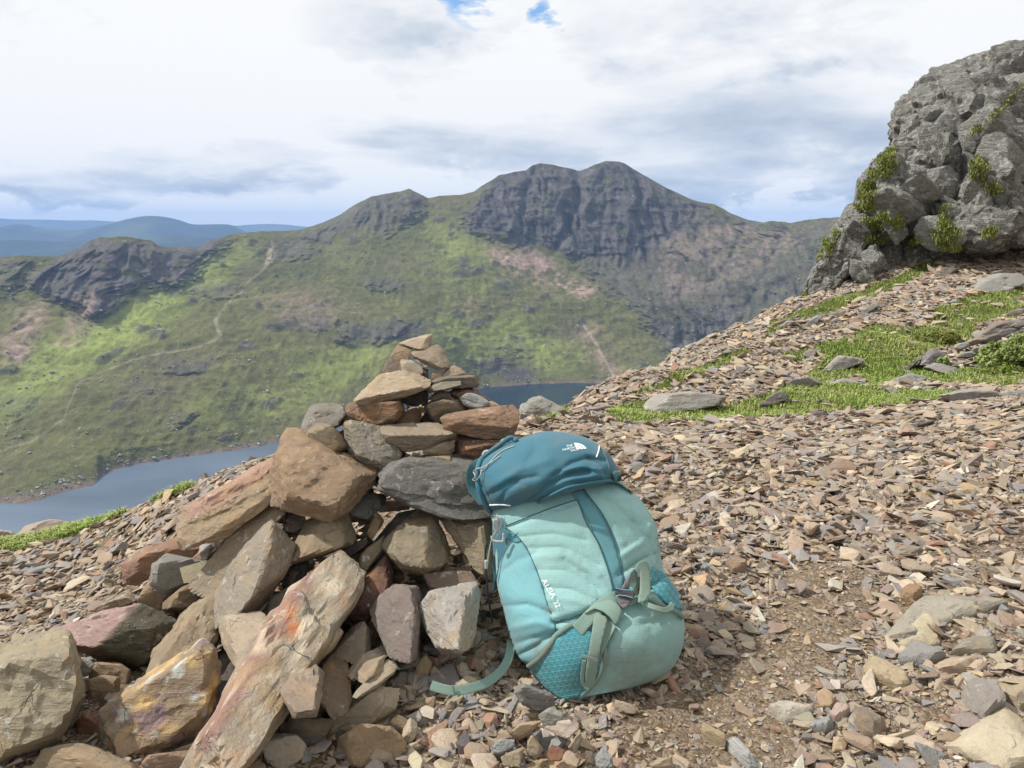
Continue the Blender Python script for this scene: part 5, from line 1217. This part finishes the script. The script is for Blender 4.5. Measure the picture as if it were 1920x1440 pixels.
F_DARK = fabric('dark_teal_nylon', (52, 106, 122), 1100, .2, 0.65); F_STRIP = fabric('webbing_teal', (100, 160, 168), 1900, .6); F_POCKET = fabric('lattice_pocket', (68, 136, 144), cells=42.0)
F_STRAP = fabric('strap_webbing', (124, 154, 142), 1700, .5, dirt_c=(140, 120, 88)); F_BIND = fabric('binding_tape', (112, 138, 128), 1200, .3, dirt_c=(120, 104, 80)); F_DSTRAP = fabric('dark_webbing', (74, 118, 124), 1500, .4)
def plain(name, colr, rough=0.5, metal=0.0):
    m, nt = material(name); finish(nt, srgb(*colr), rough, spec=0.4, extra={'Metallic': metal}); return m
F_PLUM = plain('plum_plastic', (112, 106, 108), 0.4); F_DPLUM = plain('dark_plum_elastic', (82, 72, 78), 0.6); F_WHITE = plain('white_print', (232, 236, 236), 0.6); F_CORD = plain('grey_cord', (168, 172, 166), 0.7); F_BLACK = plain('black_webbing', (46, 52, 54), 0.7); F_SEAM = plain('seam_thread_shadow', (54, 98, 106), 0.8); F_TEALP = plain('teal_edge', (96, 180, 184), 0.6)

pack = bpy.data.objects.new('backpack', None); COL.objects.link(pack)
pack.location = P(1090, 1270, 1.55); pack['label'] = 'teal hiking backpack with dark teal lid leaning against the cairn'; pack['category'] = 'backpack'
PINV = Matrix.Translation(-Vector(pack.location))
SPOTS = [(575, 1135, 55, .9), (560, 1185, 50, .6), (755, 735, 50, .25), (915, 800, 60, .25), (1000, 1270, 210, .6), (720, 1290, 70, .5), (860, 1000, 60, .35), (620, 955, 26, .5), (1050, 850, 40, .5), (1050, 1000, 120, .2), (700, 1120, 40, .35), (850, 1180, 60, .65), (1060, 790, 50, .4), (650, 700, 200, .12), (1000, 700, 160, .14), (480, 1080, 80, .3), (900, 1150, 150, .35), (700, 560, 160, .12), (600, 330, 140, .10), (860, 640, 60, .22), (1130, 960, 50, .4), (820, 480, 60, .1), (1180, 1150, 90, .3)]
def zp(w_):
    u, v = PIX(w_); return (u - ZP[0]) * ZP[2], (v - ZP[1]) * ZP[2]
def dirt_of(w_):
    a, b = zp(w_); d = np.zeros(len(w_))
    for x, y, r, k in SPOTS: d = np.maximum(d, k * np.exp(-((a - x) ** 2 + (b - y) ** 2) / (r * r)))
    return d
def pack_obj(name, w_, faces, mat, parent=None, smooth_shade=True, label=None):
    w_ = np.asarray(w_, float); a, b = zp(w_)
    me = mesh_np(name, w_, faces, [mat], {'dirt': dirt_of(w_)}, smooth_shade)
    uvl = me.uv_layers.new(name='UVMap'); vi = np.empty(len(me.loops), np.int32); me.loops.foreach_get('vertex_index', vi)
    uvl.data.foreach_set('uv', (np.stack([a, b], 1)[vi] / 1000.0).astype(np.float32).ravel())
    o = link(name, me, parent or pack)
    if parent is None: o.matrix_parent_inverse = PINV
    if label: o['label'] = label
    return o

def cr_rows(rows, n):
    rows = np.array(rows, float); t = np.linspace(0, len(rows) - 1, n); out_ = []
    for x in t:
        i = min(int(x), len(rows) - 2); f = x - i; p0, p1, p2, p3 = rows[max(i - 1, 0)], rows[i], rows[i + 1], rows[min(i + 2, len(rows) - 1)]
        out_.append(0.5 * (2 * p1 + (p2 - p0) * f + (2 * p0 - 5 * p1 + 4 * p2 - p3) * f * f + (3 * p1 - p0 - 3 * p2 + p3) * f ** 3))
    return np.array(out_)

def loft(rows, nr, nc, n_exp, folds, bulges, back, noise_amp, sag=None):
    """closed cushion: each row is left end, right end, middle distance, forward bulge"""
    rw = cr_rows(rows, nr); ph = np.linspace(0, 2 * np.pi, nc, endpoint=False)
    cx = np.sign(np.cos(ph)) * np.abs(np.cos(ph)) ** (2 / n_exp); sx = np.sign(np.sin(ph)) * np.abs(np.sin(ph)) ** (2 / n_exp)
    Vs = []
    for j, (lx, ly, rx, ry, Yc, Df) in enumerate(rw):
        t = (cx + 1) / 2; x = lx + (rx - lx) * t; y = ly + (ry - ly) * t
        if sag is not None: y = y + sag(j / (nr - 1)) * (1 - cx ** 2)
        Vs.append(np.stack([x, y, Yc - np.where(sx > 0, Df, -back) * np.abs(sx), sx], 1))
    A = np.concatenate(Vs); x, y, Y, s = A.T
    front = smooth(0.0, 0.35, s)
    d = np.zeros(len(x)); qq = np.stack([x / 60, y / 60, 0 * x], 1); wob1 = fbm(qq, 3); wob2 = fbm(qq + 9, 3)
    for line, amp, wd in folds:
        dd = seg_dist(x + 2.5 * wob1, y + 2.5 * wob2, line); d += (1.5 if amp < 0 else 1.2) * amp * np.exp(-np.abs(dd / (wd * .9)) ** (1.35 if amp < 0 else 1.8))
    for (bx, by, rx, ry, amp) in bulges: d += amp * np.exp(-((x - bx) / rx) ** 2 - ((y - by) / ry) ** 2)
    q = np.stack([x / 130, y / 130, 0 * x], 1); d += noise_amp * fbm(q, 3)
    Y = Y - d * front
    W_ = P(ZP[0] + x / ZP[2], ZP[1] + y / ZP[2], Y)
    i = np.arange(nr - 1)[:, None] * nc; j = np.arange(nc)[None]; k = (np.arange(nc) + 1) % nc
    F = np.stack([(i + j), (i + k[None]), (i + nc + k[None]), (i + nc + j)], -1).reshape(-1, 4)
    # caps
    c0, c1 = W_[:nc].mean(0), W_[-nc:].mean(0); n0 = len(W_); W_ = np.concatenate([W_, [c0, c1]])
    a = np.arange(nc); T1 = np.stack([a, np.full(nc, n0), k, k], 1); T2 = np.stack([(nr - 1) * nc + a, (nr - 1) * nc + k, np.full(nc, n0 + 1), np.full(nc, n0 + 1)], 1)
    tri = np.concatenate([F[:, [0, 1, 2]], F[:, [0, 2, 3]], T1[:, :3], T2[:, :3]])
    return W_, tri

body_rows = [(690,1372,930,1330,1.44,.020),(640,1340,1030,1308,1.475,.05),(585,1290,1130,1268,1.515,.085),(530,1222,1195,1222,1.55,.115),(470,1165,1236,1140,1.58,.138),(435,1060,1250,1050,1.605,.147),(408,950,1240,960,1.63,.140),(380,850,1205,860,1.655,.13),(372,750,1152,760,1.68,.122),
             (366,650,1133,650,1.705,.115),(360,570,1112,545,1.725,.11),(352,500,1055,455,1.745,.105),(390,430,975,385,1.765,.09),(470,360,860,325,1.78,.05)]
body_folds = [([(480,612),(640,598),(790,630)],-.0022,14),([(520,665),(680,662),(850,745)],-.0026,14),([(545,705),(690,705),(850,790)],.0022,18),([(690,715),(780,790),(850,870),(880,915)],-.0030,20),([(725,690),(820,775),(900,880)],.0030,20),([(560,765),(700,770),(850,850)],-.0020,14),([(600,850),(720,856),(850,915)],-.0026,14),([(620,900),(720,905),(820,935)],.0022,16),
              ([(420,575),(560,520),(740,455)],-.003,10),([(1000,545),(1075,620),(1110,730)],-.006,14),([(960,700),(1050,640),(1090,560)],.004,15),([(940,790),(1040,720),(1110,690)],-.006,14),([(880,420),(980,520),(1040,560)],-.004,16),([(800,380),(900,520),(960,640)],.003,18),
              ([(640,1012),(790,970),(870,925)],-.010,13),([(990,870),(1080,850),(1150,800)],-.012,16),([(880,1000),(990,985),(1090,1000)],.004,26),([(1060,1010),(1150,1000),(1230,990)],-.006,16),([(870,1120),(900,1030),(960,985)],-.008,16),([(1090,1050),(1130,1130),(1120,1200)],-.004,30),([(960,1040),(1040,1120)],.003,40),
              ([(395,935),(520,925),(630,965)],-.005,14),([(430,1040),(560,1010),(640,1030)],.004,18),([(455,1110),(580,1075),(650,1060)],-.006,15),([(370,800),(470,720),(560,690)],-.003,20),([(470,1165),(560,1120),(640,1070)],-.009,14),([(1120,640),(1140,740),(1110,800)],-.006,14)]
body_bul = [(1000, 1120, 240, 130, .022), (760, 780, 200, 190, .010), (1020, 560, 120, 150, .006), (520, 980, 110, 120, .006), (700, 1230, 120, 110, .012)]
bW, bF = loft(body_rows, 150, 220, 2.7, body_folds, body_bul, .10, .0026)
lid_rows = [(372,500,915,352,1.765,.07),(345,492,940,346,1.755,.115),(318,462,945,325,1.752,.130),(288,405,934,285,1.76,.134),(276,345,912,245,1.775,.130),(288,285,878,205,1.79,.120),(335,228,820,162,1.805,.10),(420,175,735,134,1.82,.07),(500,150,640,120,1.83,.03)]
lid_folds = [([(440,505),(520,440),(620,370),(720,320),(800,305)],-.011,17),([(480,520),(600,440),(720,385)],.006,18),([(560,400),(680,350),(860,325)],.005,16),([(640,330),(720,270),(800,245),(880,255)],-.006,13),([(690,300),(770,285),(860,300)],.005,14),([(350,380),(480,300),(620,250)],.004,26),([(330,420),(460,350),(560,330)],-.004,18),
             ([(800,250),(850,270),(880,320)],-.006,12),([(620,200),(700,190),(800,220)],.003,30),([(540,150),(560,200),(520,260)],-.003,22),([(380,480),(420,400),(470,360)],-.004,14),([(900,230),(915,290),(900,340)],-.006,12)]
lW, lF = loft(lid_rows, 110, 200, 2.5, lid_folds, [(640, 300, 260, 120, .008)], .085, .0035, sag=lambda f: -10 * f)
body = pack_obj('body', bW, bF, F_BODY); lid = pack_obj('lid', lW, lF, F_DARK)
BV_B = BVHTree.FromPolygons([Vector(p) for p in bW], [tuple(f) for f in bF.tolist()]); BV_L = BVHTree.FromPolygons([Vector(p) for p in lW], [tuple(f) for f in lF.tolist()])
CAMO = Vector((0, 0, CAMZ))
def onpack(x, y, bv=None, lift=0.0, fallY=1.70):
    u, v = ZP[0] + x / ZP[2], ZP[1] + y / ZP[2]; d = pdir(u, v); best = None
    for b in ((BV_B, BV_L) if bv is None else (bv,)):
        h = b.ray_cast(CAMO, d)
        if h[0] is not None and (best is None or h[3] < best[3]): best = h
    if best is None:
        p = Vector(P(u, v, fallY)); return p - d * lift, -d
    n = best[1]
    if n.dot(d) > 0: n = -n
    n = (n * 0.6 - d * 0.4).normalized()
    return best[0] + n * lift, n

def patch(name, poly, mat, lift=.0015, thick=.002, bv=None, step=14, parent=None, label=None, fallY=1.70, curve=True, taut=False):
    """cloth panel: outline on the pack, laid over its surface with its own thickness"""
    P2 = np.array(poly, float); n = len(P2); bd = []
    cl = cr_rows(np.concatenate([P2, P2[:1]]), 1) if False else None
    for i in range(n):
        a, b = P2[i], P2[(i + 1) % n]; m = max(1, int(np.hypot(*(b - a)) / step))
        if curve:
            p0, p3 = P2[i - 1], P2[(i + 2) % n]
            for f in np.arange(m) / m:
                c = 0.5 * (2 * a + (b - p0) * f + (2 * p0 - 5 * a + 4 * b - p3) * f * f + (3 * a - p0 - 3 * b + p3) * f ** 3)
                lin = a + (b - a) * f; bd.append(0.5 * c + 0.5 * lin)
        else:
            for f in np.arange(m) / m: bd.append(a + (b - a) * f)
    bd = np.array(bd); nb = len(bd)
    gx, gy = np.meshgrid(np.arange(bd[:, 0].min(), bd[:, 0].max(), step), np.arange(bd[:, 1].min(), bd[:, 1].max(), step)); g = np.stack([gx.ravel(), gy.ravel()], 1)
    g = g[in_poly(g[:, 0], g[:, 1], [tuple(q) for q in bd])]
    dmin = seg_dist(g[:, 0], g[:, 1], [tuple(q) for q in bd] + [tuple(bd[0])]) if len(g) else np.zeros(0); g = g[dmin > step * .45]
    pts = [Vector((a, b)) for a, b in np.concatenate([bd, g])] if len(g) else [Vector((a, b)) for a, b in bd]
    vs, es, fs, *_ = delaunay_2d_cdt(pts, [(i, (i + 1) % nb) for i in range(nb)], [], 1, 1e-5)
    top, bot = [], []
    hits = [onpack(q[0], q[1], bv, 0.0, fallY) for q in vs]
    if taut:      # webbing spans the small folds: fit one smooth sheet through the points it lies on
        xy = np.array([(q[0], q[1]) for q in vs]); m_ = xy.mean(0); x_, y_ = ((xy - m_) / 100).T
        dst = np.array([(h[0] - CAMO).length for h in hits]); A_ = np.stack([1 + 0 * x_, x_, y_, x_ * y_, x_ ** 2, y_ ** 2], 1)
        fit = A_ @ np.linalg.lstsq(A_, dst, rcond=None)[0] - .002
        av = Vector((0, 0, 0))
        for h in hits: av += h[1]
        av.normalize(); hits = [(CAMO + pdir(ZP[0] + a / ZP[2], ZP[1] + b / ZP[2]) * f, av) for (a, b), f in zip(xy, fit)]
    for p, nn in hits:
        top.append(p + nn * (lift + thick)); bot.append(p + nn * (lift - .001))
    N = len(vs); F = []
    ec = {}
    for f in fs:
        a, b, c = f; F.append((a, c, b)); F.append((a + N, b + N, c + N))
        for e in ((a, b), (b, c), (c, a)): ec[tuple(sorted(e))] = ec.get(tuple(sorted(e)), 0) + 1
    for (a, b), k in ec.items():
        if k == 1: F.append((a, b, b + N)); F.append((a, b + N, a + N))
    W_ = np.array([p[:] for p in top + bot])
    return pack_obj(name, W_, F, mat, parent, True, label)

def path3(pts, n, bv=None, fallY=1.70):
    """smooth 3-D path: points (x, y, lift[, Y]) on or off the pack"""
    A = cr_rows([(p[0], p[1], p[2], p[3] if len(p) > 3 else 0) for p in pts], n); out_ = []
    for x, y, l, Y in A:
        if Y > 0.5: u, v = ZP[0] + x / ZP[2], ZP[1] + y / ZP[2]; d = pdir(u, v); out_.append((Vector(P(u, v, Y)), -d))
        else: out_.append(onpack(x, y, bv, l, fallY))
    return out_
def smooth_path(pn, it=2):
    p = np.array([q[0][:] for q in pn]); m = np.array([q[1][:] for q in pn])
    for k in range(it):
        p[1:-1] = .25 * p[:-2] + .5 * p[1:-1] + .25 * p[2:]
    for k in range(it * 4): m[1:-1] = .25 * m[:-2] + .5 * m[1:-1] + .25 * m[2:]; m[0] = .5 * (m[0] + m[1]); m[-1] = .5 * (m[-1] + m[-2])
    return p, m / np.linalg.norm(m, axis=1)[:, None]
def ribbon(name, pts, width, mat, n=36, thick=.0016, bv=None, parent=None, fallY=1.70, tilt=0.0, label=None):
    p, nn = smooth_path(path3(pts, n, bv, fallY), max(3, n // 4)); wm = width / ZP[2] / FPX * 1.6
    t = np.gradient(p, axis=0); t /= np.linalg.norm(t, axis=1)[:, None] + 1e-9
    s = np.cross(t, nn); s /= np.linalg.norm(s, axis=1)[:, None] + 1e-9; m = np.cross(s, t)
    if tilt: s, m = s * math.cos(tilt) + m * math.sin(tilt), m * math.cos(tilt) - s * math.sin(tilt)
    ring = np.stack([p + s * wm / 2 + m * thick, p + s * wm * .4 + m * thick * 1.5, p - s * wm * .4 + m * thick * 1.5, p - s * wm / 2 + m * thick, p - s * wm / 2 - m * thick, p + s * wm / 2 - m * thick], 1)
    k = 6; W_ = ring.reshape(-1, 3); F = []
    for i in range(n - 1):
        for j in range(k): a, b = i * k + j, i * k + (j + 1) % k; F += [(a, b, b + k), (a, b + k, a + k)]
    for j in range(1, k - 1): F.append((0, j + 1, j)); F.append(((n - 1) * k, (n - 1) * k + j, (n - 1) * k + j + 1))
    return pack_obj(name, W_, F, mat, parent, False, label)
def tube(name, pts, rad, mat, n=40, bv=None, parent=None, fallY=1.70, closed=False, flat=1.0):
    p, nn = smooth_path(path3(pts, n, bv, fallY), 3)
    t = np.gradient(p, axis=0); t /= np.linalg.norm(t, axis=1)[:, None] + 1e-9; s = np.cross(t, nn); s /= np.linalg.norm(s, axis=1)[:, None] + 1e-9; m = np.cross(s, t)
    k = 8; a = np.linspace(0, 2 * np.pi, k, endpoint=False)
    W_ = (p[:, None] + rad * (np.cos(a)[None, :, None] * s[:, None] + flat * np.sin(a)[None, :, None] * m[:, None])).reshape(-1, 3); F = []
    for i in range(n - 1):
        for j in range(k): b, c = i * k + j, i * k + (j + 1) % k; F += [(b, c, c + k), (b, c + k, b + k)]
    for j in range(1, k - 1): F.append((0, j + 1, j)); F.append(((n - 1) * k, (n - 1) * k + j, (n - 1) * k + j + 1))
    return pack_obj(name, W_, F, mat, parent)

# panels of the body
patch('side_panel', [(430,600),(470,622),(505,650),(560,760),(600,880),(640,1010),(655,1065),(560,1180),(528,1203),(450,1160),(428,1050),(405,940),(380,850),(392,735),(425,660)], F_MESH, .0005, .0015, BV_B, step=9, parent=None, label='finer mesh fabric side panel')
patch('front_panel', [(412,562),(470,535),(600,490),(745,442),(790,545),(845,640),(890,760),(915,865),(870,920),(790,968),(640,1008),(600,880),(560,760),(500,640),(450,590)], F_LIGHT, .002, .0022, BV_B, step=5.5)
patch('front_panel', [(752,352),(830,345),(930,342),(1000,400),(1062,470),(1100,545),(1122,640),(1110,740),(1040,800),(975,830),(955,740),(930,640),(870,510),(800,420)], F_LIGHT, .002, .0022, BV_B, step=5.5)
strip = patch('centre_strip', [(700,372),(752,360),(800,430),(870,525),(925,650),(958,780),(968,870),(915,860),(885,740),(840,620),(790,520),(745,440)], F_STRIP, .0008, .0015, BV_B, label='ribbed mid teal centre strip')
patch('strip_tab', [(714,384),(752,374),(776,396),(736,406)], F_DPLUM, .004, .0012, BV_B, step=8, parent=None)
patch('side_gusset', [(356,540),(405,525),(440,585),(470,635),(420,690),(385,760),(372,840),(362,870),(358,700)], F_DARK, .0004, .0012, BV_B, label='dark teal gusset at the upper left side')
patch('mesh_flash', [(428,600),(450,590),(490,630),(470,640),(430,625)], F_POCKET, .003, .001, BV_B, step=8)
for nm, pts in [('seam', [(412,562,.003),(500,640,.004),(560,760,.004),(600,880,.004),(640,1010,.004),(655,1065,.003)]), ('seam', [(752,442,.0045),(790,545,.0045),(845,640,.0045),(890,760,.0045),(915,865,.0045)]), ('seam', [(752,352,.0045),(800,420,.0045),(870,510,.0045),(930,640,.0045),(960,760,.0045),(970,840,.0045)]), ('seam', [(412,562,.0045),(600,490,.0045),(745,442,.0045)]), ('seam', [(640,1010,.004),(720,1005,.004),(790,970,.004)])]:
    tube(nm, pts, .0013, F_SEAM, 60, BV_B)  # stitched seams, coloured darker to carry the shadow lines between panels
# lattice pockets with their bindings
pl_ = patch('pocket', [(533,1212),(590,1175),(640,1110),(700,1050),(745,1030),(800,1048),(868,1110),(876,1165),(850,1250),(790,1320),(722,1380),(660,1350),(600,1300)], F_POCKET, .006, .003, BV_B, step=12, fallY=1.44, label='turquoise lattice pocket on the lower left')
tube('binding', [(530,1206,.009),(588,1166,.010),(640,1100,.011),(690,1046,.011),(740,1020,.010),(770,1020,.010)], .0058, F_BIND, 50, BV_B, pl_, flat=.6).matrix_parent_inverse = Matrix()
tube('binding', [(876,1110,.010),(880,1165,.010),(850,1255,.010),(795,1322,.008),(735,1384,.006)], .0052, F_BIND, 50, BV_B, pl_, flat=.6, fallY=1.43).matrix_parent_inverse = Matrix()
pr_ = patch('pocket', [(1068,775),(1088,757),(1130,775),(1175,805),(1212,860),(1228,905),(1232,955),(1170,935),(1120,890),(1085,830)], F_POCKET, .006, .003, BV_B, step=12, label='turquoise lattice pocket on the lower right')
tube('binding', [(1060,885,.010),(1100,915,.010),(1150,945,.011),(1200,962,.010),(1238,985,.006)], .0058, F_BIND, 40, BV_B, pr_, flat=.6).matrix_parent_inverse = Matrix()
# straps
ribbon('strap', [(752,1050,.010),(795,1005,.013),(850,960,.014),(905,915,.014),(940,890,.012)], 62, F_STRAP, bv=BV_B)
patch('strap', [(786,982),(812,950),(855,930),(905,922),(940,945),(955,975),(940,1018),(925,1035),(905,1005),(870,975),(832,962),(805,975)], F_STRAP, .020, .003, BV_B, step=8, taut=True, label='folded over strap band below the buckle')
patch('strap', [(832,966),(880,982),(886,1000),(872,1060),(858,1120),(846,1190),(836,1250),(822,1306),(790,1306),(786,1260),(792,1200),(804,1130),(816,1050)], F_STRAP, .018, .0025, BV_B, step=8, taut=True, fallY=1.42, label='loose strap end hanging over the lower left pocket')
ribbon('strap', [(800,1306,.018),(776,1285,.016),(772,1240,.016),(782,1180,.018)], 18, F_STRAP, 24, bv=BV_B, fallY=1.42)
ribbon('strap_keeper', [(776,1158,.031),(838,1168,.032)], 14, F_BIND, 10, bv=BV_B)
patch('strap', [(886,1002),(928,1030),(905,1080),(880,1130),(862,1165),(856,1140),(868,1080)], F_STRAP, .012, .0025, BV_B, step=8, taut=True)
patch('strap', [(972,862),(990,800),(1004,768),(1022,782),(1026,850),(1020,922),(985,935),(965,945),(960,925)], F_STRAP, .010, .0025, BV_B, step=8, taut=True)
patch('strap', [(1000,778),(1012,752),(1036,738),(1058,744),(1066,770),(1072,840),(1070,890),(1050,918),(1030,934),(1014,928),(1022,880),(1026,820),(1020,782)], F_STRAP, .030, .003, BV_B, step=8, taut=True, label='upright strap loop by the buckle')
patch('strap', [(1022,880),(1060,850),(1092,880),(1070,905),(1030,930)], F_STRAP, .008, .002, BV_B, step=8, taut=True)
ribbon('strap', [(1062,905,.014),(1048,930,.020),(1075,958,.030),(1115,972,.034),(1150,958,.032),(1166,938,.026)], 26, F_STRAP, 40, bv=BV_B)
ribbon('strap', [(442,1095,0,1.58),(438,1150,0,1.535),(410,1220,0,1.485),(340,1285,0,1.43),(250,1318,0,1.405),(160,1328,0,1.40),(70,1302,0,1.41)], 42, F_STRAP, 60, thick=.0012, label='loose waist strap trailing over the stones')
ribbon('strap_keeper', [(172,1304,0,1.398),(180,1350,0,1.393)], 8, F_BIND, 8)
ribbon('strap', [(318,258,0,1.76),(268,278,0,1.77),(250,330,0,1.775),(262,395,0,1.77),(312,452,0,1.755)], 42, F_DSTRAP, 40, label='dark shoulder strap loop at the left of the lid')
ribbon('strap', [(330,640,0,1.70),(322,700,0,1.70),(328,800,0,1.69),(338,900,0,1.68),(356,1010,0,1.67)], 11, F_BLACK, 40)
# buckle
bk = patch('buckle', [(918,893),(960,880),(996,900),(988,926),(962,956),(940,940)], F_PLUM, .014, .005, BV_B, step=8, taut=True)
ob = patch('keeper', [(916,868),(930,862),(1000,884),(1006,892),(994,916),(918,892)], F_DPLUM, .022, .003, BV_B, step=8, parent=bk, taut=True); ob.matrix_parent_inverse = Matrix()
for q in ([(914,864,.030),(960,872,.031),(1008,890,.030)], [(912,892,.030),(955,902,.031),(996,917,.030)]):
    tube('keeper_edge', q, .0011, F_TEALP, 20, BV_B, bk).matrix_parent_inverse = Matrix()
ob = patch('prong', [(945,858),(968,815),(990,780),(985,820),(975,862)], F_PLUM, .016, .004, BV_B, step=8, parent=bk, taut=True); ob.matrix_parent_inverse = Matrix()
# lid trim, cords, rings
tube('lid_edge', [(468,170,.004),(440,150,.006),(395,180,.006),(330,230,.006),(300,278,.006),(292,345,.006),(308,410,.006),(336,470,.006),(362,512,.004)], .0062, F_DARK, 70, BV_L, fallY=1.77)
tube('lid_edge', [(362,512,.005),(430,522,.006),(500,480,.006),(600,425,.006),(720,376,.006),(850,350,.006),(938,348,.005)], .0035, F_DARK, 70, BV_L, fallY=1.70)
tube('zip', [(460,190,.002),(400,215,.002),(350,262,.002),(322,300,.002)], .0014, F_CORD, 30, BV_L)
tube('zip_cord', [(395,238,.003),(345,275,.006),(318,296,.010),(300,300,.012),(278,318,.012),(276,342,.012),(292,350,.012),(310,335,.012),(316,305,.010)], .0014, F_CORD, 50, BV_L, fallY=1.70)
tube('piping', [(345,463,.002),(395,460,.002),(440,464,.002)], .0019, F_WHITE, 20, BV_L); tube('piping', [(852,192,.002),(848,216,.002),(838,242,.002)], .0017, F_WHITE, 20, BV_L)
tube('lid_seam', [(850,190,.001),(878,230,.001),(896,285,.001),(900,345,.001)], .0014, F_DSTRAP, 30, BV_L); tube('lid_seam', [(300,300,.001),(318,380,.001),(352,455,.001)], .0014, F_DSTRAP, 30, BV_L)
patch('lid_clip', [(908,320),(925,310),(945,325),(946,352),(920,350)], F_DSTRAP, .006, .006, None, step=8, fallY=1.69)
for q in ([(362,512),(400,540),(372,585),(352,625),(340,680),(330,740)], [(380,515),(395,560),(358,610),(345,660),(334,740)], [(410,520),(412,570),(402,600),(405,630)], [(368,520),(362,560),(378,600),(365,640)], [(395,520),(375,560),(392,590),(372,610)]):
    tube('cord', [(x, y, 0, 1.625 - i * .001) for i, (x, y) in enumerate(q)], .0013, F_CORD, 40)
tube('ring', [(352,608,0,1.615),(358,628,0,1.612),(385,634,0,1.61),(405,630,0,1.612),(407,596,0,1.615)], .0028, F_CORD, 40)
tube('cord_lock', [(327,722,0,1.62),(327,758,0,1.62)], .0042, F_CORD, 10)
tube('buckle_block', [(372,530,0,1.63),(375,580,0,1.63)], .007, F_CORD, 10)
tube('ring', [(1118,618,0,1.66),(1145,610,0,1.65),(1168,618,0,1.65),(1172,640,0,1.65),(1150,660,0,1.65),(1128,650,0,1.66)], .0023, F_CORD, 50)
tube('haul_loop', [(395,182,0,1.80),(402,165,0,1.79),(425,160,0,1.79),(440,170,0,1.80)], .004, F_CORD, 30); tube('haul_loop', [(312,232,0,1.78),(322,216,0,1.78),(345,214,0,1.78)], .004, F_CORD, 30)

# printing
def print_text(name, txt, org, ex, ey, bv, lift, parent, mat=None, align='LEFT', xs=1.0):
    cu = bpy.data.curves.new(name, 'FONT'); cu.body = txt; cu.align_x = align; cu.size = 1.0; cu.resolution_u = 3
    ob = bpy.data.objects.new(name, cu); COL.objects.link(ob)
    dg = bpy.context.evaluated_depsgraph_get(); me = bpy.data.meshes.new_from_object(ob.evaluated_get(dg))
    V = np.array([v.co[:] for v in me.vertices]); F = [tuple(p.vertices) for p in me.polygons]
    bpy.data.objects.remove(ob); bpy.data.curves.remove(cu); bpy.data.meshes.remove(me)
    q = np.array(org)[None] + V[:, :1] * xs * np.array(ex)[None] + V[:, 1:2] * np.array(ey)[None]
    W_ = np.array([onpack(a, b, bv, lift)[0][:] for a, b in q])
    T = []
    for f in F:
        for j in range(1, len(f) - 1): T.append((f[0], f[j], f[j + 1]))
    o = pack_obj(name, W_, T, mat or F_WHITE, parent, False); o.matrix_parent_inverse = Matrix(); return o
fp = [c for c in pack.children if c.name.startswith('front_panel')][0]
BV_F = BVHTree.FromPolygons([v.co.copy() for v in fp.data.vertices], [tuple(q.vertices) for q in fp.data.polygons])
th = R(62); s = 34.0
print_text('lettering', 'ALEIA 32', (586, 816), (s * math.cos(th), s * math.sin(th)), (s * math.sin(th), -s * math.cos(th)), BV_F, .006, fp, xs=1.13)
K = ZP[2] / 10.667
def lg(x, y): return ((1000 + x / 10.667 - ZP[0]) * ZP[2], (800 + y / 10.667 - ZP[1]) * ZP[2])
for txt, (x, y), sz in [('THE', (790, 392), 70), ('NORTH', (828, 438), 70), ('FACE', (900, 474), 66)]:
    e = sz * K; print_text('lettering', txt, lg(x, y), (e * .96, -e * .20), (-e * .18, -e * .86), BV_L, .0012, lid, align='RIGHT', xs=1.02)
Vd, Fd = [], []
for r0, r1 in [(.06, .34), (.40, .66), (.72, 1.0)]:
    b = len(Vd)
    for j in range(15):
        a = math.pi / 2 * j / 14
        for r in (r0, r1): Vd.append(lg(862 + r * (200 * math.cos(a) - 55 * math.sin(a)), 462 + r * (-16 * math.cos(a) - 132 * math.sin(a))))
    for j in range(14): Fd += [(b + 2 * j, b + 2 * j + 1, b + 2 * j + 3), (b + 2 * j, b + 2 * j + 3, b + 2 * j + 2)]
o = pack_obj('emblem', np.array([onpack(a, b_, BV_L, .0012)[0][:] for a, b_ in Vd]), Fd, F_WHITE, lid, False, label='white quarter dome emblem'); o.matrix_parent_inverse = Matrix()
for o in list(lid.children) + list(fp.children) + list(bk.children) + list(pl_.children) + list(pr_.children): o.matrix_parent_inverse = Matrix()
